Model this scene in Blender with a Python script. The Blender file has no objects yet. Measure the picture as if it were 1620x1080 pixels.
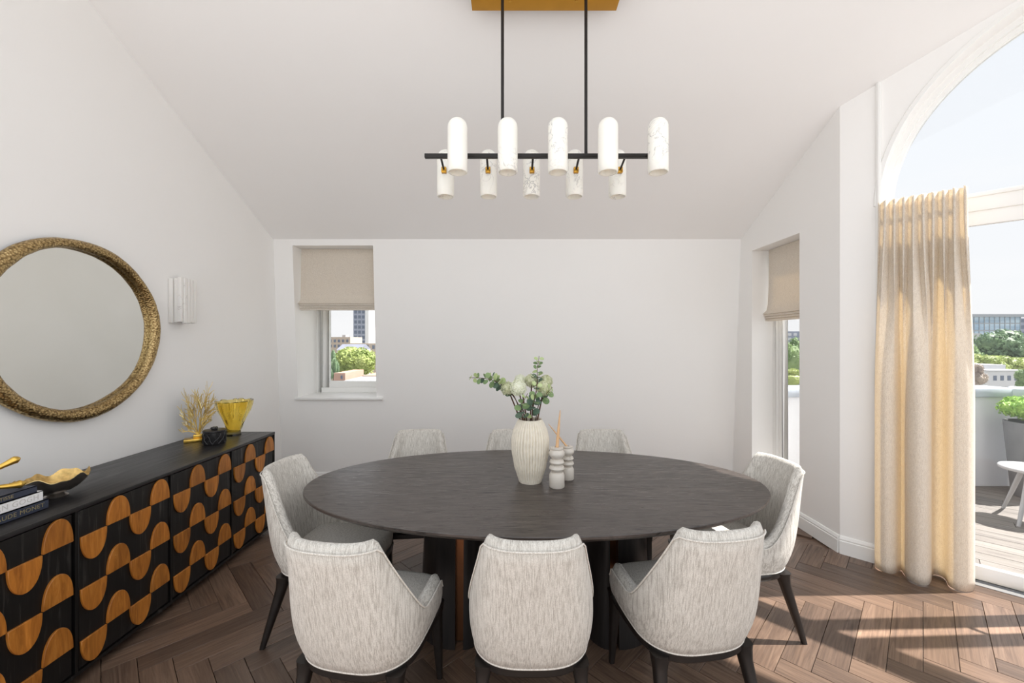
import bpy, bmesh, math, random
from mathutils import Vector, Matrix, noise
R = math.radians
random.seed(7)
sc = bpy.context.scene
COL = sc.collection

# ------------------------------------------------------------------ camera
cam_d = bpy.data.cameras.new('camera'); cam = bpy.data.objects.new('camera', cam_d); COL.objects.link(cam)
cam_d.sensor_width = 36.0; cam_d.lens = 650.0 / 1620.0 * 36.0
cam_d.clip_start = 0.05; cam_d.clip_end = 900
cam.location = (0, 0, 1.5); cam.rotation_euler = (R(90), 0, 0)
sc.camera = cam
# ------------------------------------------------------------------ world: thin bright summer haze
w = bpy.data.worlds.new('sky'); sc.world = w; w.use_nodes = True
nt = w.node_tree; nt.nodes.clear()
wo = nt.nodes.new('ShaderNodeOutputWorld'); bg = nt.nodes.new('ShaderNodeBackground')
tc = nt.nodes.new('ShaderNodeTexCoord'); sx = nt.nodes.new('ShaderNodeSeparateXYZ')
rp = nt.nodes.new('ShaderNodeValToRGB')
rp.color_ramp.elements[0].position = 0.0; rp.color_ramp.elements[0].color = (0.88, 0.885, 0.89, 1)
rp.color_ramp.elements[1].position = 0.8; rp.color_ramp.elements[1].color = (0.84, 0.90, 0.98, 1)
mp = nt.nodes.new('ShaderNodeMapping'); mp.inputs['Scale'].default_value = (1.2, 1.2, 5)
nz = nt.nodes.new('ShaderNodeTexNoise'); nz.inputs['Scale'].default_value = 2.2; nz.inputs['Detail'].default_value = 5
cr = nt.nodes.new('ShaderNodeValToRGB')
cr.color_ramp.elements[0].position = 0.45; cr.color_ramp.elements[0].color = (0, 0, 0, 1)
cr.color_ramp.elements[1].position = 0.7; cr.color_ramp.elements[1].color = (1, 1, 1, 1)
mx = nt.nodes.new('ShaderNodeMix'); mx.data_type = 'RGBA'
mx.inputs['B'].default_value = (0.92, 0.92, 0.925, 1)
L = nt.links.new
L(tc.outputs['Generated'], sx.inputs[0]); L(sx.outputs['Z'], rp.inputs[0])
L(tc.outputs['Generated'], mp.inputs[0]); L(mp.outputs[0], nz.inputs[0]); L(nz.outputs[0], cr.inputs[0])
L(cr.outputs[0], mx.inputs['Factor']); L(rp.outputs[0], mx.inputs['A']); L(mx.outputs['Result'], bg.inputs[0])
bg.inputs[1].default_value = 1.0
L(bg.outputs[0], wo.inputs[0])
# ------------------------------------------------------------------ sun
sl = bpy.data.lights.new('sun', 'SUN'); sl.energy = 11.5; sl.angle = R(0.6); sl.color = (1.0, 0.955, 0.90)
so = bpy.data.objects.new('sun', sl); COL.objects.link(so)
sun_dir = Vector((-1.0, -0.034, -1.36)).normalized()
so.rotation_euler = sun_dir.to_track_quat('-Z', 'Y').to_euler()
so.location = (30, 1, 40)
# ------------------------------------------------------------------ view
vs = sc.view_settings
vs.view_transform = 'Standard'; vs.look = 'None'; vs.gamma = 1.0; vs.exposure = 0.70; vs.use_curve_mapping = False
sc.cycles.use_denoising = True
sc.cycles.max_bounces = 12; sc.cycles.diffuse_bounces = 7; sc.cycles.glossy_bounces = 4
sc.cycles.transmission_bounces = 8; sc.cycles.transparent_max_bounces = 12
sc.cycles.caustics_reflective = False; sc.cycles.caustics_refractive = False

# ================================================================== materials
MATS = {}
def s2l(c):
    return tuple(((v / 12.92) if v <= 0.04045 else ((v + 0.055) / 1.055) ** 2.4) for v in (x / 255.0 for x in c)) + (1,)
def new_mat(name):
    m = bpy.data.materials.new(name); m.use_nodes = True
    n = m.node_tree; b = n.nodes['Principled BSDF']; MATS[name] = m
    return m, n, b
def setin(b, **k):
    for a, v in k.items():
        b.inputs[a.replace('_', ' ')].default_value = v
def noise_node(n, scale, detail=3, rough=0.5, coords='Object', mapscale=(1, 1, 1), rot=(0, 0, 0), rnd=False, dist=0.0):
    t = n.nodes.new('ShaderNodeTexCoord'); m = n.nodes.new('ShaderNodeMapping'); z = n.nodes.new('ShaderNodeTexNoise')
    m.inputs['Scale'].default_value = mapscale; m.inputs['Rotation'].default_value = rot
    z.inputs['Scale'].default_value = scale; z.inputs['Detail'].default_value = detail; z.inputs['Roughness'].default_value = rough
    z.inputs['Distortion'].default_value = dist
    n.links.new(t.outputs[coords], m.inputs[0])
    if rnd:
        oi = n.nodes.new('ShaderNodeObjectInfo'); mu = n.nodes.new('ShaderNodeMath'); mu.operation = 'MULTIPLY'; mu.inputs[1].default_value = 37.0
        n.links.new(oi.outputs['Random'], mu.inputs[0]); cb = n.nodes.new('ShaderNodeCombineXYZ')
        for i in range(3): n.links.new(mu.outputs[0], cb.inputs[i])
        n.links.new(cb.outputs[0], m.inputs['Location'])
    n.links.new(m.outputs[0], z.inputs[0])
    return z
def ramp(n, src, stops):
    r = n.nodes.new('ShaderNodeValToRGB'); e = r.color_ramp.elements
    while len(e) < len(stops): e.new(0.5)
    for el, (p, c) in zip(e, stops):
        el.position = p; el.color = c if len(c) == 4 else tuple(c) + (1,)
    n.links.new(src, r.inputs[0]); return r
def bump(n, b, src, strength, dist=0.01):
    bp = n.nodes.new('ShaderNodeBump'); bp.inputs['Strength'].default_value = strength; bp.inputs['Distance'].default_value = dist
    n.links.new(src, bp.inputs['Height']); n.links.new(bp.outputs[0], b.inputs['Normal'])
def mixc(n, fac, a, b_, blend='MIX'):
    m = n.nodes.new('ShaderNodeMix'); m.data_type = 'RGBA'; m.blend_type = blend
    for key, v in (('Factor', fac), ('A', a), ('B', b_)):
        if hasattr(v, 'links') or isinstance(v, bpy.types.NodeSocket): n.links.new(v, m.inputs[key])
        else: m.inputs[key].default_value = v
    return m.outputs['Result']

def plain(name, rgb, rough=0.5, metal=0.0, noise_amt=0.04, scale=8, bmp=0.0):
    m, n, b = new_mat(name); setin(b, Roughness=rough, Metallic=metal)
    z = noise_node(n, scale, 4)
    c = s2l(rgb); lo = tuple(max(0, v * (1 - noise_amt)) for v in c[:3]); hi = tuple(min(1, v * (1 + noise_amt)) for v in c[:3])
    r = ramp(n, z.outputs[0], [(0.3, lo), (0.7, hi)]); n.links.new(r.outputs[0], b.inputs['Base Color'])
    if bmp: bump(n, b, z.outputs[0], bmp, 0.003)
    return m
plain('wall_paint', (246, 245, 243), 0.75, noise_amt=0.006, scale=2)
plain('ceiling_paint', (248, 247, 246), 0.8, noise_amt=0.006, scale=2)
plain('white_gloss', (243, 243, 241), 0.35, noise_amt=0.005)
plain('dark_wood_leg', (30, 26, 24), 0.35, noise_amt=0.25, scale=30)
plain('black_metal', (40, 37, 35), 0.4, 0.4)
plain('brass', (200, 150, 62), 0.28, 1.0, 0.08, 20)
plain('canopy_brass', (196, 142, 48), 0.38, 1.0, 0.06, 6)
plain('gold', (225, 186, 92), 0.3, 1.0, 0.15, 40, 0.2)
plain('pale_gold', (248, 228, 170), 0.36, 1.0, 0.12, 60, 0.15)
plain('copper', (150, 104, 74), 0.28, 1.0, 0.08, 14)
plain('slate_metal', (168, 162, 156), 0.36, 1.0, 0.2, 18, 0.2)
plain('bowl_gold', (205, 172, 110), 0.38, 1.0, 0.25, 45, 0.4)
plain('book_navy', (52, 58, 74), 0.55, noise_amt=0.06, scale=60)
plain('book_white', (236, 236, 236), 0.5, noise_amt=0.01)
plain('paper', (232, 226, 212), 0.8, noise_amt=0.05, scale=120)
plain('foil', (176, 164, 122), 0.4, 0.6)
plain('foil_grey', (206, 205, 203), 0.5)
plain('stone_coping', (176, 184, 194), 0.7, noise_amt=0.12, scale=4)
plain('render_white', (226, 228, 232), 0.85, noise_amt=0.02, scale=3)
plain('planter_grey', (112, 113, 115), 0.7, noise_amt=0.06, scale=10)
plain('stool_white', (164, 165, 167), 0.5, noise_amt=0.02)
plain('candle_wax', (214, 172, 128), 0.5, noise_amt=0.05, scale=20)
plain('stem_brown', (84, 58, 42), 0.7, noise_amt=0.2, scale=60)
plain('soil', (60, 46, 36), 0.9, noise_amt=0.3, scale=40)
plain('trunk', (92, 74, 58), 0.9, noise_amt=0.2)
plain('house_white', (196, 197, 200), 0.85, noise_amt=0.03, scale=1)
plain('brick_far', (178, 146, 130), 0.9, noise_amt=0.06, scale=2)
plain('concrete_far', (172, 173, 176), 0.9, noise_amt=0.05, scale=1)
plain('concrete_warm', (176, 163, 150), 0.9, noise_amt=0.05, scale=1)
plain('tower_grey', (150, 156, 172), 0.8, noise_amt=0.06, scale=.5)
plain('tower_pale', (214, 214, 216), 0.8, noise_amt=0.02, scale=.5)
plain('window_dark', (96, 106, 124), 0.2, noise_amt=0.1)
plain('slate_roof', (122, 126, 140), 0.7, noise_amt=0.06, scale=1)
plain('ground_far', (158, 157, 150), 0.95, noise_amt=0.2, scale=.05)
plain('steel_far', (150, 156, 162), 0.5, 0.3, 0.03)
plain('track_metal', (120, 122, 126), 0.35, 0.8)

# window glass: clear pane with a faint reflection
def glass_pane():
    m, n, b = new_mat('pane_glass'); n.nodes.remove(b); o = n.nodes['Material Output']
    t = n.nodes.new('ShaderNodeBsdfTransparent'); g = n.nodes.new('ShaderNodeBsdfGlossy'); g.inputs['Roughness'].default_value = 0.02
    t.inputs[0].default_value = (0.81, 0.812, 0.815, 1)
    lw_ = n.nodes.new('ShaderNodeLayerWeight'); lw_.inputs[0].default_value = 0.5; pw = n.nodes.new('ShaderNodeMath'); pw.operation = 'POWER'; pw.inputs[1].default_value = 5
    f = n.nodes.new('ShaderNodeMath'); f.operation = 'MULTIPLY_ADD'; f.inputs[1].default_value = 0.8; f.inputs[2].default_value = 0.03
    n.links.new(lw_.outputs['Facing'], pw.inputs[0]); n.links.new(pw.outputs[0], f.inputs[0]); mxs = n.nodes.new('ShaderNodeMixShader')
    n.links.new(f.outputs[0], mxs.inputs[0]); n.links.new(t.outputs[0], mxs.inputs[1]); n.links.new(g.outputs[0], mxs.inputs[2])
    n.links.new(mxs.outputs[0], o.inputs[0])
glass_pane()
# mirror
m, n, b = new_mat('mirror_glass'); setin(b, Roughness=0.015, Metallic=1.0); b.inputs['Base Color'].default_value = s2l((226, 226, 220))
z = noise_node(n, 3); r = ramp(n, z.outputs[0], [(0.3, s2l((222, 222, 216))), (0.7, s2l((226, 226, 221)))]); n.links.new(r.outputs[0], b.inputs['Base Color'])
# hammered bronze frame
m, n, b = new_mat('hammered_bronze'); setin(b, Roughness=0.32, Metallic=1.0)
t = n.nodes.new('ShaderNodeTexCoord'); v = n.nodes.new('ShaderNodeTexVoronoi'); v.inputs['Scale'].default_value = 105
n.links.new(t.outputs['Object'], v.inputs[0])
r = ramp(n, v.outputs['Distance'], [(0.0, s2l((222, 200, 150))), (0.45, s2l((176, 150, 104))), (0.9, s2l((108, 88, 60)))]); n.links.new(r.outputs[0], b.inputs['Base Color'])
bump(n, b, v.outputs['Distance'], 0.7, 0.004)
# fabric (chairs)
def fabric(name, base, dark, trans=0.0, sc_=(1, 1, 1), bmp=0.5, streak=(240, 240, 26)):
    m, n, b = new_mat(name); setin(b, Roughness=0.92)
    b.inputs['Sheen Weight'].default_value = 0.15
    z = noise_node(n, 1.0, 4, 0.65, mapscale=streak)
    z2 = noise_node(n, 330, 2, 0.6)
    r = ramp(n, z.outputs[0], [(0.36, s2l(dark)), (0.56, s2l(base))])
    r2 = ramp(n, z2.outputs[0], [(0.35, (0.80, 0.79, 0.78)), (0.6, (1, 1, 1))])
    c = mixc(n, 1.0, r.outputs[0], r2.outputs[0], 'MULTIPLY'); n.links.new(c, b.inputs['Base Color'])
    if bmp:
        ad = n.nodes.new('ShaderNodeMath'); ad.operation = 'ADD'; n.links.new(z.outputs[0], ad.inputs[0]); n.links.new(z2.outputs[0], ad.inputs[1])
        bump(n, b, ad.outputs[0], bmp, 0.004)
    if trans:
        o = n.nodes['Material Output']; tr = n.nodes.new('ShaderNodeBsdfTranslucent'); ms = n.nodes.new('ShaderNodeMixShader')
        tc_ = mixc(n, 1.0, c, (1.0, 0.90, 0.70, 1), 'MULTIPLY'); n.links.new(tc_, tr.inputs[0])
        ms.inputs[0].default_value = trans
        n.links.new(b.outputs[0], ms.inputs[1]); n.links.new(tr.outputs[0], ms.inputs[2]); n.links.new(ms.outputs[0], o.inputs[0])
    return m
fabric('chair_fabric', (221, 217, 209), (180, 174, 165), bmp=0.5, streak=(300, 90, 11))
fabric('welt_fabric', (226, 222, 214), (200, 194, 184), bmp=0.2)
fabric('curtain_fabric', (251, 247, 240), (240, 234, 225), trans=0.38, bmp=0.25, streak=(200, 200, 40))
fabric('blind_fabric', (242, 235, 224), (231, 223, 211), trans=0.2, bmp=0.15, streak=(160, 160, 160))
# floor planks
def wood(name, stops, grain=(3, 70, 70), rnd=True, rough=(0.3, 0.5), bmp=0.15, huevar=0.5, spec=0.5, scale=1.0, dist=1.2):
    m, n, b = new_mat(name)
    z = noise_node(n, scale, 6, 0.6, mapscale=grain, rnd=rnd, dist=dist)
    z2 = noise_node(n, scale * 1.0, 3, 0.5, mapscale=tuple(g * 0.22 for g in grain), rnd=rnd, dist=1.5)
    r = ramp(n, z.outputs[0], stops)
    c = r.outputs[0]
    r2 = ramp(n, z2.outputs[0], [(0.3, (0.72, 0.72, 0.72)), (0.65, (1.08, 1.08, 1.08))])
    c = mixc(n, 0.8, c, r2.outputs[0], 'MULTIPLY')
    if huevar:
        oi = n.nodes.new('ShaderNodeObjectInfo')
        r3 = ramp(n, oi.outputs['Random'], [(0.0, (1 - huevar, 1 - huevar, 1 - huevar * .95)), (0.5, (1, 0.98, 0.96)), (1.0, (1 + huevar * .7, 1 + huevar * .62, 1 + huevar * .55))])
        c = mixc(n, 1.0, c, r3.outputs[0], 'MULTIPLY')
    n.links.new(c, b.inputs['Base Color'])
    rr = ramp(n, z.outputs[0], [(0.3, (rough[1],) * 3), (0.7, (rough[0],) * 3)]); n.links.new(rr.outputs[0], b.inputs['Roughness'])
    b.inputs['Specular IOR Level'].default_value = spec
    if bmp: bump(n, b, z.outputs[0], bmp, 0.002)
    return m
wood('floor_oak', [(0.22, s2l((74, 57, 47))), (0.5, s2l((108, 88, 74))), (0.78, s2l((132, 111, 95)))], grain=(2.2, 42, 42), huevar=0.30, rough=(0.26, 0.42), dist=2.0)
wood('table_oak', [(0.36, s2l((28, 24, 23))), (0.42, s2l((66, 59, 55))), (0.8, s2l((90, 81, 76)))], grain=(3.2, 40, 40), rnd=False, rough=(0.24, 0.42), huevar=0, bmp=0.25, dist=3.5)
wood('black_ash', [(0.30, s2l((10, 10, 10))), (0.58, s2l((16, 15, 15))), (0.70, s2l((62, 60, 58)))], grain=(46, 46, 2.6), rough=(0.36, 0.5), huevar=0.05, bmp=0.2)
wood('black_ash_top', [(0.30, s2l((24, 23, 24))), (0.70, s2l((40, 38, 39)))], grain=(50, 3, 50), rough=(0.3, 0.42), rnd=False, huevar=0, bmp=0.1)
wood('inlay_wood', [(0.25, s2l((138, 80, 26))), (0.55, s2l((186, 118, 46))), (0.8, s2l((208, 144, 70)))], grain=(40, 40, 5), rough=(0.32, 0.45), huevar=0.14, bmp=0.08)
wood('pedestal_wood', [(0.30, s2l((22, 20, 20))), (0.70, s2l((42, 38, 37)))], grain=(40, 40, 3), rough=(0.3, 0.45), rnd=False, huevar=0, bmp=0.1)
wood('deck_grey', [(0.25, s2l((104, 99, 95))), (0.5, s2l((126, 121, 116))), (0.8, s2l((142, 137, 131)))], grain=(2, 40, 40), rough=(0.6, 0.8), huevar=0.12)
# alabaster
def alabaster(name, base, vein, emis=0.0):
    m, n, b = new_mat(name); setin(b, Roughness=0.35)
    z = noise_node(n, 7, 5, 0.6, rnd=True, dist=1.6)
    r = ramp(n, z.outputs[0], [(0.485, s2l(base)), (0.5, s2l(vein)), (0.52, s2l(base))])
    z2 = noise_node(n, 3, 2, rnd=True); r2 = ramp(n, z2.outputs[0], [(0.5, (0, 0, 0)), (0.65, (1, 1, 1))])
    c = mixc(n, r2.outputs[0], s2l(base), r.outputs[0]); n.links.new(c, b.inputs['Base Color'])
    b.inputs['Subsurface Weight'].default_value = 0.2; b.inputs['Subsurface Radius'].default_value = (0.03, 0.025, 0.02)
    return m, n, b
alabaster('alabaster', (248, 246, 238), (186, 184, 182))
alabaster('marble', (206, 199, 189), (150, 140, 132))
alabaster('sconce_stone', (236, 234, 230), (176, 170, 166))
# vase ceramic
plain('vase_ceramic', (224, 216, 200), 0.75, noise_amt=0.06, scale=50, bmp=0.15)
# black lacquer
plain('black_lacquer', (34, 33, 34), 0.3, noise_amt=0.1)
# amber glass
m, n, b = new_mat('amber_glass'); setin(b, Roughness=0.03, IOR=1.42); b.inputs['Transmission Weight'].default_value = 1.0
z = noise_node(n, 6); r = ramp(n, z.outputs[0], [(0.3, s2l((255, 230, 128))), (0.7, s2l((255, 240, 164)))]); n.links.new(r.outputs[0], b.inputs['Base Color'])
# leaves
def leafmat(name, a, c_, tr=0.25, scale=12):
    m, n, b = new_mat(name); setin(b, Roughness=0.55)
    z = noise_node(n, scale, 3, rnd=True); r = ramp(n, z.outputs[0], [(0.3, s2l(a)), (0.7, s2l(c_))]); n.links.new(r.outputs[0], b.inputs['Base Color'])
    o = n.nodes['Material Output']; t = n.nodes.new('ShaderNodeBsdfTranslucent'); ms = n.nodes.new('ShaderNodeMixShader'); ms.inputs[0].default_value = tr
    n.links.new(r.outputs[0], t.inputs[0]); n.links.new(b.outputs[0], ms.inputs[1]); n.links.new(t.outputs[0], ms.inputs[2]); n.links.new(ms.outputs[0], o.inputs[0])
leafmat('leaf_dark', (84, 112, 92), (124, 146, 126))
leafmat('leaf_mid', (112, 142, 96), (150, 174, 122))
leafmat('leaf_pale', (184, 204, 140), (206, 220, 168))
leafmat('allium', (222, 226, 196), (250, 250, 240), 0.1, 60)
leafmat('allium_green', (188, 194, 140), (240, 240, 218), 0.1, 60)
leafmat('foliage_dark', (84, 112, 86), (126, 152, 112), 0.25, .8)
leafmat('foliage_lime', (142, 160, 92), (186, 196, 126), 0.3, .8)
leafmat('foliage_mid', (112, 140, 94), (152, 176, 120), 0.3, .8)
leafmat('foliage_mauve', (146, 132, 128), (178, 166, 150), 0.2, .8)
leafmat('box_leaf', (110, 160, 60), (176, 208, 104), 0.25, 20)
# far curtain-wall glass
m, n, b = new_mat('facade_glass'); setin(b, Roughness=0.15)
z = noise_node(n, 0.12, 3, mapscale=(1, 1, 6)); r = ramp(n, z.outputs[0], [(0.35, s2l((136, 162, 184))), (0.7, s2l((186, 206, 220)))]); n.links.new(r.outputs[0], b.inputs['Base Color'])

# ================================================================== mesh helpers
class MB:
    def __init__(s): s.v = []; s.f = []
    def add(s, verts, faces):
        o = len(s.v); s.v += [tuple(p) for p in verts]; s.f += [tuple(i + o for i in f) for f in faces]; return s
    def box(s, x0, x1, y0, y1, z0, z1):
        return s.add([(x0, y0, z0), (x1, y0, z0), (x1, y1, z0), (x0, y1, z0), (x0, y0, z1), (x1, y0, z1), (x1, y1, z1), (x0, y1, z1)],
                     [(0, 3, 2, 1), (4, 5, 6, 7), (0, 1, 5, 4), (1, 2, 6, 5), (2, 3, 7, 6), (3, 0, 4, 7)])
    def obox(s, O, a, b, c):      # oriented box: origin + 3 edge vectors
        O, a, b, c = Vector(O), Vector(a), Vector(b), Vector(c)
        return s.add([O, O + a, O + a + b, O + b, O + c, O + a + c, O + a + b + c, O + b + c],
                     [(0, 3, 2, 1), (4, 5, 6, 7), (0, 1, 5, 4), (1, 2, 6, 5), (2, 3, 7, 6), (3, 0, 4, 7)])
    def prism(s, pts, z0, z1):    # plan polygon extruded in z (z may be function)
        n = len(pts); f0 = z0 if callable(z0) else (lambda x, y: z0); f1 = z1 if callable(z1) else (lambda x, y: z1)
        return s.add([(x, y, f0(x, y)) for x, y in pts] + [(x, y, f1(x, y)) for x, y in pts],
                     [tuple(reversed(range(n))), tuple(range(n, 2 * n))] + [(i, (i + 1) % n, n + (i + 1) % n, n + i) for i in range(n)])
    def loft(s, rings, close=True, cap=True):
        n = len(rings[0]); o = len(s.v)
        for r_ in rings: s.v += [tuple(p) for p in r_]
        for k in range(len(rings) - 1):
            for i in range(n if close else n - 1):
                j = (i + 1) % n
                s.f.append((o + k * n + i, o + k * n + j, o + (k + 1) * n + j, o + (k + 1) * n + i))
        if cap and close:
            s.f.append(tuple(o + i for i in reversed(range(n)))); s.f.append(tuple(o + (len(rings) - 1) * n + i for i in range(n)))
        return s
    def tube(s, pts, rad, seg=10, cap=True, close=False, squash=None):
        pts = [Vector(p) for p in pts]; N = len(pts)
        rads = rad if isinstance(rad, (list, tuple)) else [rad] * N
        rings = []; up = None
        for i, p in enumerate(pts):
            if close: t = pts[(i + 1) % N] - pts[i - 1]
            else: t = pts[min(i + 1, N - 1)] - pts[max(i - 1, 0)]
            t.normalize()
            if up is None:
                up = Vector((0, 0, 1)) if abs(t.z) < 0.9 else Vector((1, 0, 0))
            a = t.cross(up).normalized(); up = a.cross(t).normalized()
            rings.append([p + (a * math.cos(2 * math.pi * k / seg) + up * math.sin(2 * math.pi * k / seg)) * rads[i] for k in range(seg)])
        if close: rings.append(rings[0])
        return s.loft(rings, True, cap and not close)
    def lathe(s, prof, seg=32, cx=0, cy=0, cap=True, rf=None):
        rings = []
        for r_, z_ in prof:
            rings.append([(cx + (r_ * (rf(2 * math.pi * k / seg, z_) if rf else 1)) * math.cos(2 * math.pi * k / seg),
                           cy + (r_ * (rf(2 * math.pi * k / seg, z_) if rf else 1)) * math.sin(2 * math.pi * k / seg), z_) for k in range(seg)])
        return s.loft(rings, True, cap)
    def mesh(s, name, mat, smooth=False, bevel=0.0, bseg=2, angle=40):
        me = bpy.data.meshes.new(name); me.from_pydata(s.v, [], s.f); me.update()
        bm = bmesh.new(); bm.from_mesh(me)
        if bevel:
            bmesh.ops.remove_doubles(bm, verts=bm.verts, dist=1e-6)
            es = [e for e in bm.edges if len(e.link_faces) == 2 and e.calc_face_angle(0) > R(30)]
            bmesh.ops.bevel(bm, geom=es, offset=bevel, segments=bseg, affect='EDGES', profile=0.5, clamp_overlap=True)
        bmesh.ops.recalc_face_normals(bm, faces=bm.faces)
        if smooth or bevel:
            for f in bm.faces: f.smooth = True
            for e in bm.edges:
                if len(e.link_faces) == 2 and e.calc_face_angle(0) > R(angle): e.smooth = False
        bm.to_mesh(me); bm.free()
        for mm in (mat if isinstance(mat, (list, tuple)) else [mat]): me.materials.append(MATS[mm])
        return me
    def build(s, name, mat, parent=None, smooth=False, bevel=0.0, **k):
        return link(name, s.mesh(name, mat, smooth, bevel, **k), parent)
def link(name, me, parent=None, loc=None, rz=None):
    o = bpy.data.objects.new(name, me); COL.objects.link(o)
    if parent is not None: o.parent = parent
    if loc is not None: o.location = loc
    if rz is not None: o.rotation_euler = (0, 0, rz)
    return o
def tag(o, label=None, cat=None, group=None, kind=None):
    if label: o['label'] = label
    if cat: o['category'] = cat
    if group: o['group'] = group
    if kind: o['kind'] = kind
    return o
def thing(name, label, cat, loc=(0, 0, 0), rz=0, group=None):
    o = bpy.data.objects.new(name, None); COL.objects.link(o); o.empty_display_size = 0.05
    o.location = loc; o.rotation_euler = (0, 0, rz); return tag(o, label, cat, group)
def copy_tree(o, parent=None):
    c = o.copy(); COL.objects.link(c); c.parent = parent
    for ch in [x for x in bpy.data.objects if x.parent is o]: copy_tree(ch, c)
    return c
def struct(o, label, cat=None):
    return tag(o, label, cat, None, 'structure')

# ================================================================== room constants
XL, XR = -2.43, 2.33
def yb(z): return 4.35 - 0.067 * z                 # leaning back wall
def zc(y): return min(4.63 - 0.5 * y, 3.70)        # ceiling height
YF = -0.6
Dc = Vector((3.272, 1.978, 0)); De = Vector((1, -1, 0)) / math.sqrt(2); Dn = Vector((1, 1, 0)) / math.sqrt(2)
AR, AZ = 1.125, 2.415                              # arch radius / spring height
def dp(s, nn, z): p = Dc + De * s + Dn * nn; return Vector((p.x, p.y, z))

# ---- floor: herringbone oak
W_, L_ = 0.12, 0.60
fl = MB().prism([(XL, YF), (4.45, YF), (4.45, 0.80 + .21), (2.33, 2.92 + .21), (XR, 4.36), (XL, 4.36)], -0.06, -0.013).build('floor', 'floor_oak')
struct(fl, 'brown herringbone oak parquet floor under the dining table', 'floor')
def clip(poly, a, b, c):      # keep a*x+b*y<=c
    out = []
    for i in range(len(poly)):
        p, q = poly[i], poly[(i + 1) % len(poly)]
        dp_, dq = a * p[0] + b * p[1] - c, a * q[0] + b * q[1] - c
        if dp_ <= 0: out.append(p)
        if (dp_ < 0 < dq) or (dq < 0 < dp_):
            t = dp_ / (dp_ - dq); out.append((p[0] + (q[0] - p[0]) * t, p[1] + (q[1] - p[1]) * t))
    return out
def area(poly): return abs(sum(poly[i][0] * poly[(i + 1) % len(poly)][1] - poly[(i + 1) % len(poly)][0] * poly[i][1] for i in range(len(poly)))) / 2
g = 0.0011
full_plank = None
near_mb = MB()
pitch = L_ / math.sqrt(2); step = W_ * math.sqrt(2); q = W_ / math.sqrt(2)
planks = []
for row in range(-8, 6):
    y0 = 2.29 + row * pitch
    for k in range(-26, 40):
        # herringbone: odd rows (1,1), even rows (1,-1); the block's corner sits on the zig-zag line
        if row % 2 != 0:
            ang = R(45); ox = k * step; oy = y0
        else:
            ang = R(-45); ox = k * step; oy = y0 + pitch
        planks.append((ox, oy, ang, row))
def plank_poly(ox, oy, ang, gg=0.0):
    c_, s_ = math.cos(ang), math.sin(ang)
    pts = [(gg, gg), (L_ - gg, gg), (L_ - gg, W_ - gg), (gg, W_ - gg)]
    return [(ox + c_ * x - s_ * y, oy + s_ * x + c_ * y) for x, y in pts]
def room_clip(poly):
    poly = clip(poly, -1, 0, -XL)
    if len(poly) > 2: poly = clip(poly, 0, 1, 4.35)
    if len(poly) > 2:
        if min(p[1] for p in poly) > 2.85: poly = clip(poly, 1, 0, XR)
        else:
            poly = clip(poly, 1, 1, 5.25 + 0.16)
            if len(poly) > 2 and max(p[1] for p in poly) > 3.05: poly = clip(poly, 1, 1, 5.25)
    return poly
cnt = 0
for ox, oy, ang, row in planks:
    P0 = plank_poly(ox, oy, ang, g)
    cx = sum(p[0] for p in P0) / 4; cy = sum(p[1] for p in P0) / 4
    if cx < XL - .4 or cx > 4.6 or cy > 4.7 or cy < YF + .2: continue
    P = room_clip(P0)
    if len(P) < 3 or area(P) < 0.0006: continue
    if cy < 1.45 or (cy < 1.9 and abs(cx) > cy * 1.45 + .4):
        if len(P) >= 3: near_mb.prism(P, -0.012, 0.0)
        continue
    if abs(area(P) - area(P0)) < 1e-7:
        if full_plank is None:
            full_plank = MB().box(g - L_ / 2, L_ / 2 - g, g - W_ / 2, W_ / 2 - g, -0.012, 0).mesh('plank', 'floor_oak', bevel=0.0009, bseg=1)
        o = link('plank', full_plank, fl, (cx, cy, 0), ang)
    else:
        c_, s_ = math.cos(-ang), math.sin(-ang)
        loc = [((x - cx) * c_ - (y - cy) * s_, (x - cx) * s_ + (y - cy) * c_) for x, y in P]
        o = link('plank', MB().prism(loc, -0.012, 0).mesh('plank', 'floor_oak'), fl, (cx, cy, 0), ang)
    cnt += 1
tag(near_mb.build('plank_field', 'floor_oak', fl), kind='stuff')
print('planks', cnt)

# ---- ceiling
cs = MB().prism([(-2.58, 1.86), (3.69, 1.86), (2.45, 3.10), (2.45, 4.30), (-2.58, 4.30)], lambda x, y: 4.63 - .5 * y, lambda x, y: 4.75 - .5 * y)
cs.prism([(-2.58, 1.05), (4.5, 1.05), (3.69, 1.86), (-2.58, 1.86)], 3.70, 3.82)
struct(cs.build('ceiling', 'ceiling_paint'), 'white sloping attic ceiling above the dining table', 'ceiling')
# ---- left wall
YL = 0.9
prof = [(YL, -0.06), (4.45, -0.06), (4.35, 0), (yb(2.54), 2.54), (1.86, 3.70), (YL, 3.70)]
lw = MB(); nn_ = len(prof)
lw.add([(XL, y, z_) for y, z_ in prof] + [(XL - .15, y, z_) for y, z_ in prof],
       [tuple(range(nn_)), tuple(reversed(range(nn_, 2 * nn_)))] + [(i, nn_ + i, nn_ + (i + 1) % nn_, (i + 1) % nn_) for i in range(nn_)])
struct(lw.build('wall_left', 'wall_paint'), 'plain white wall carrying the round mirror', 'wall')
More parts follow.
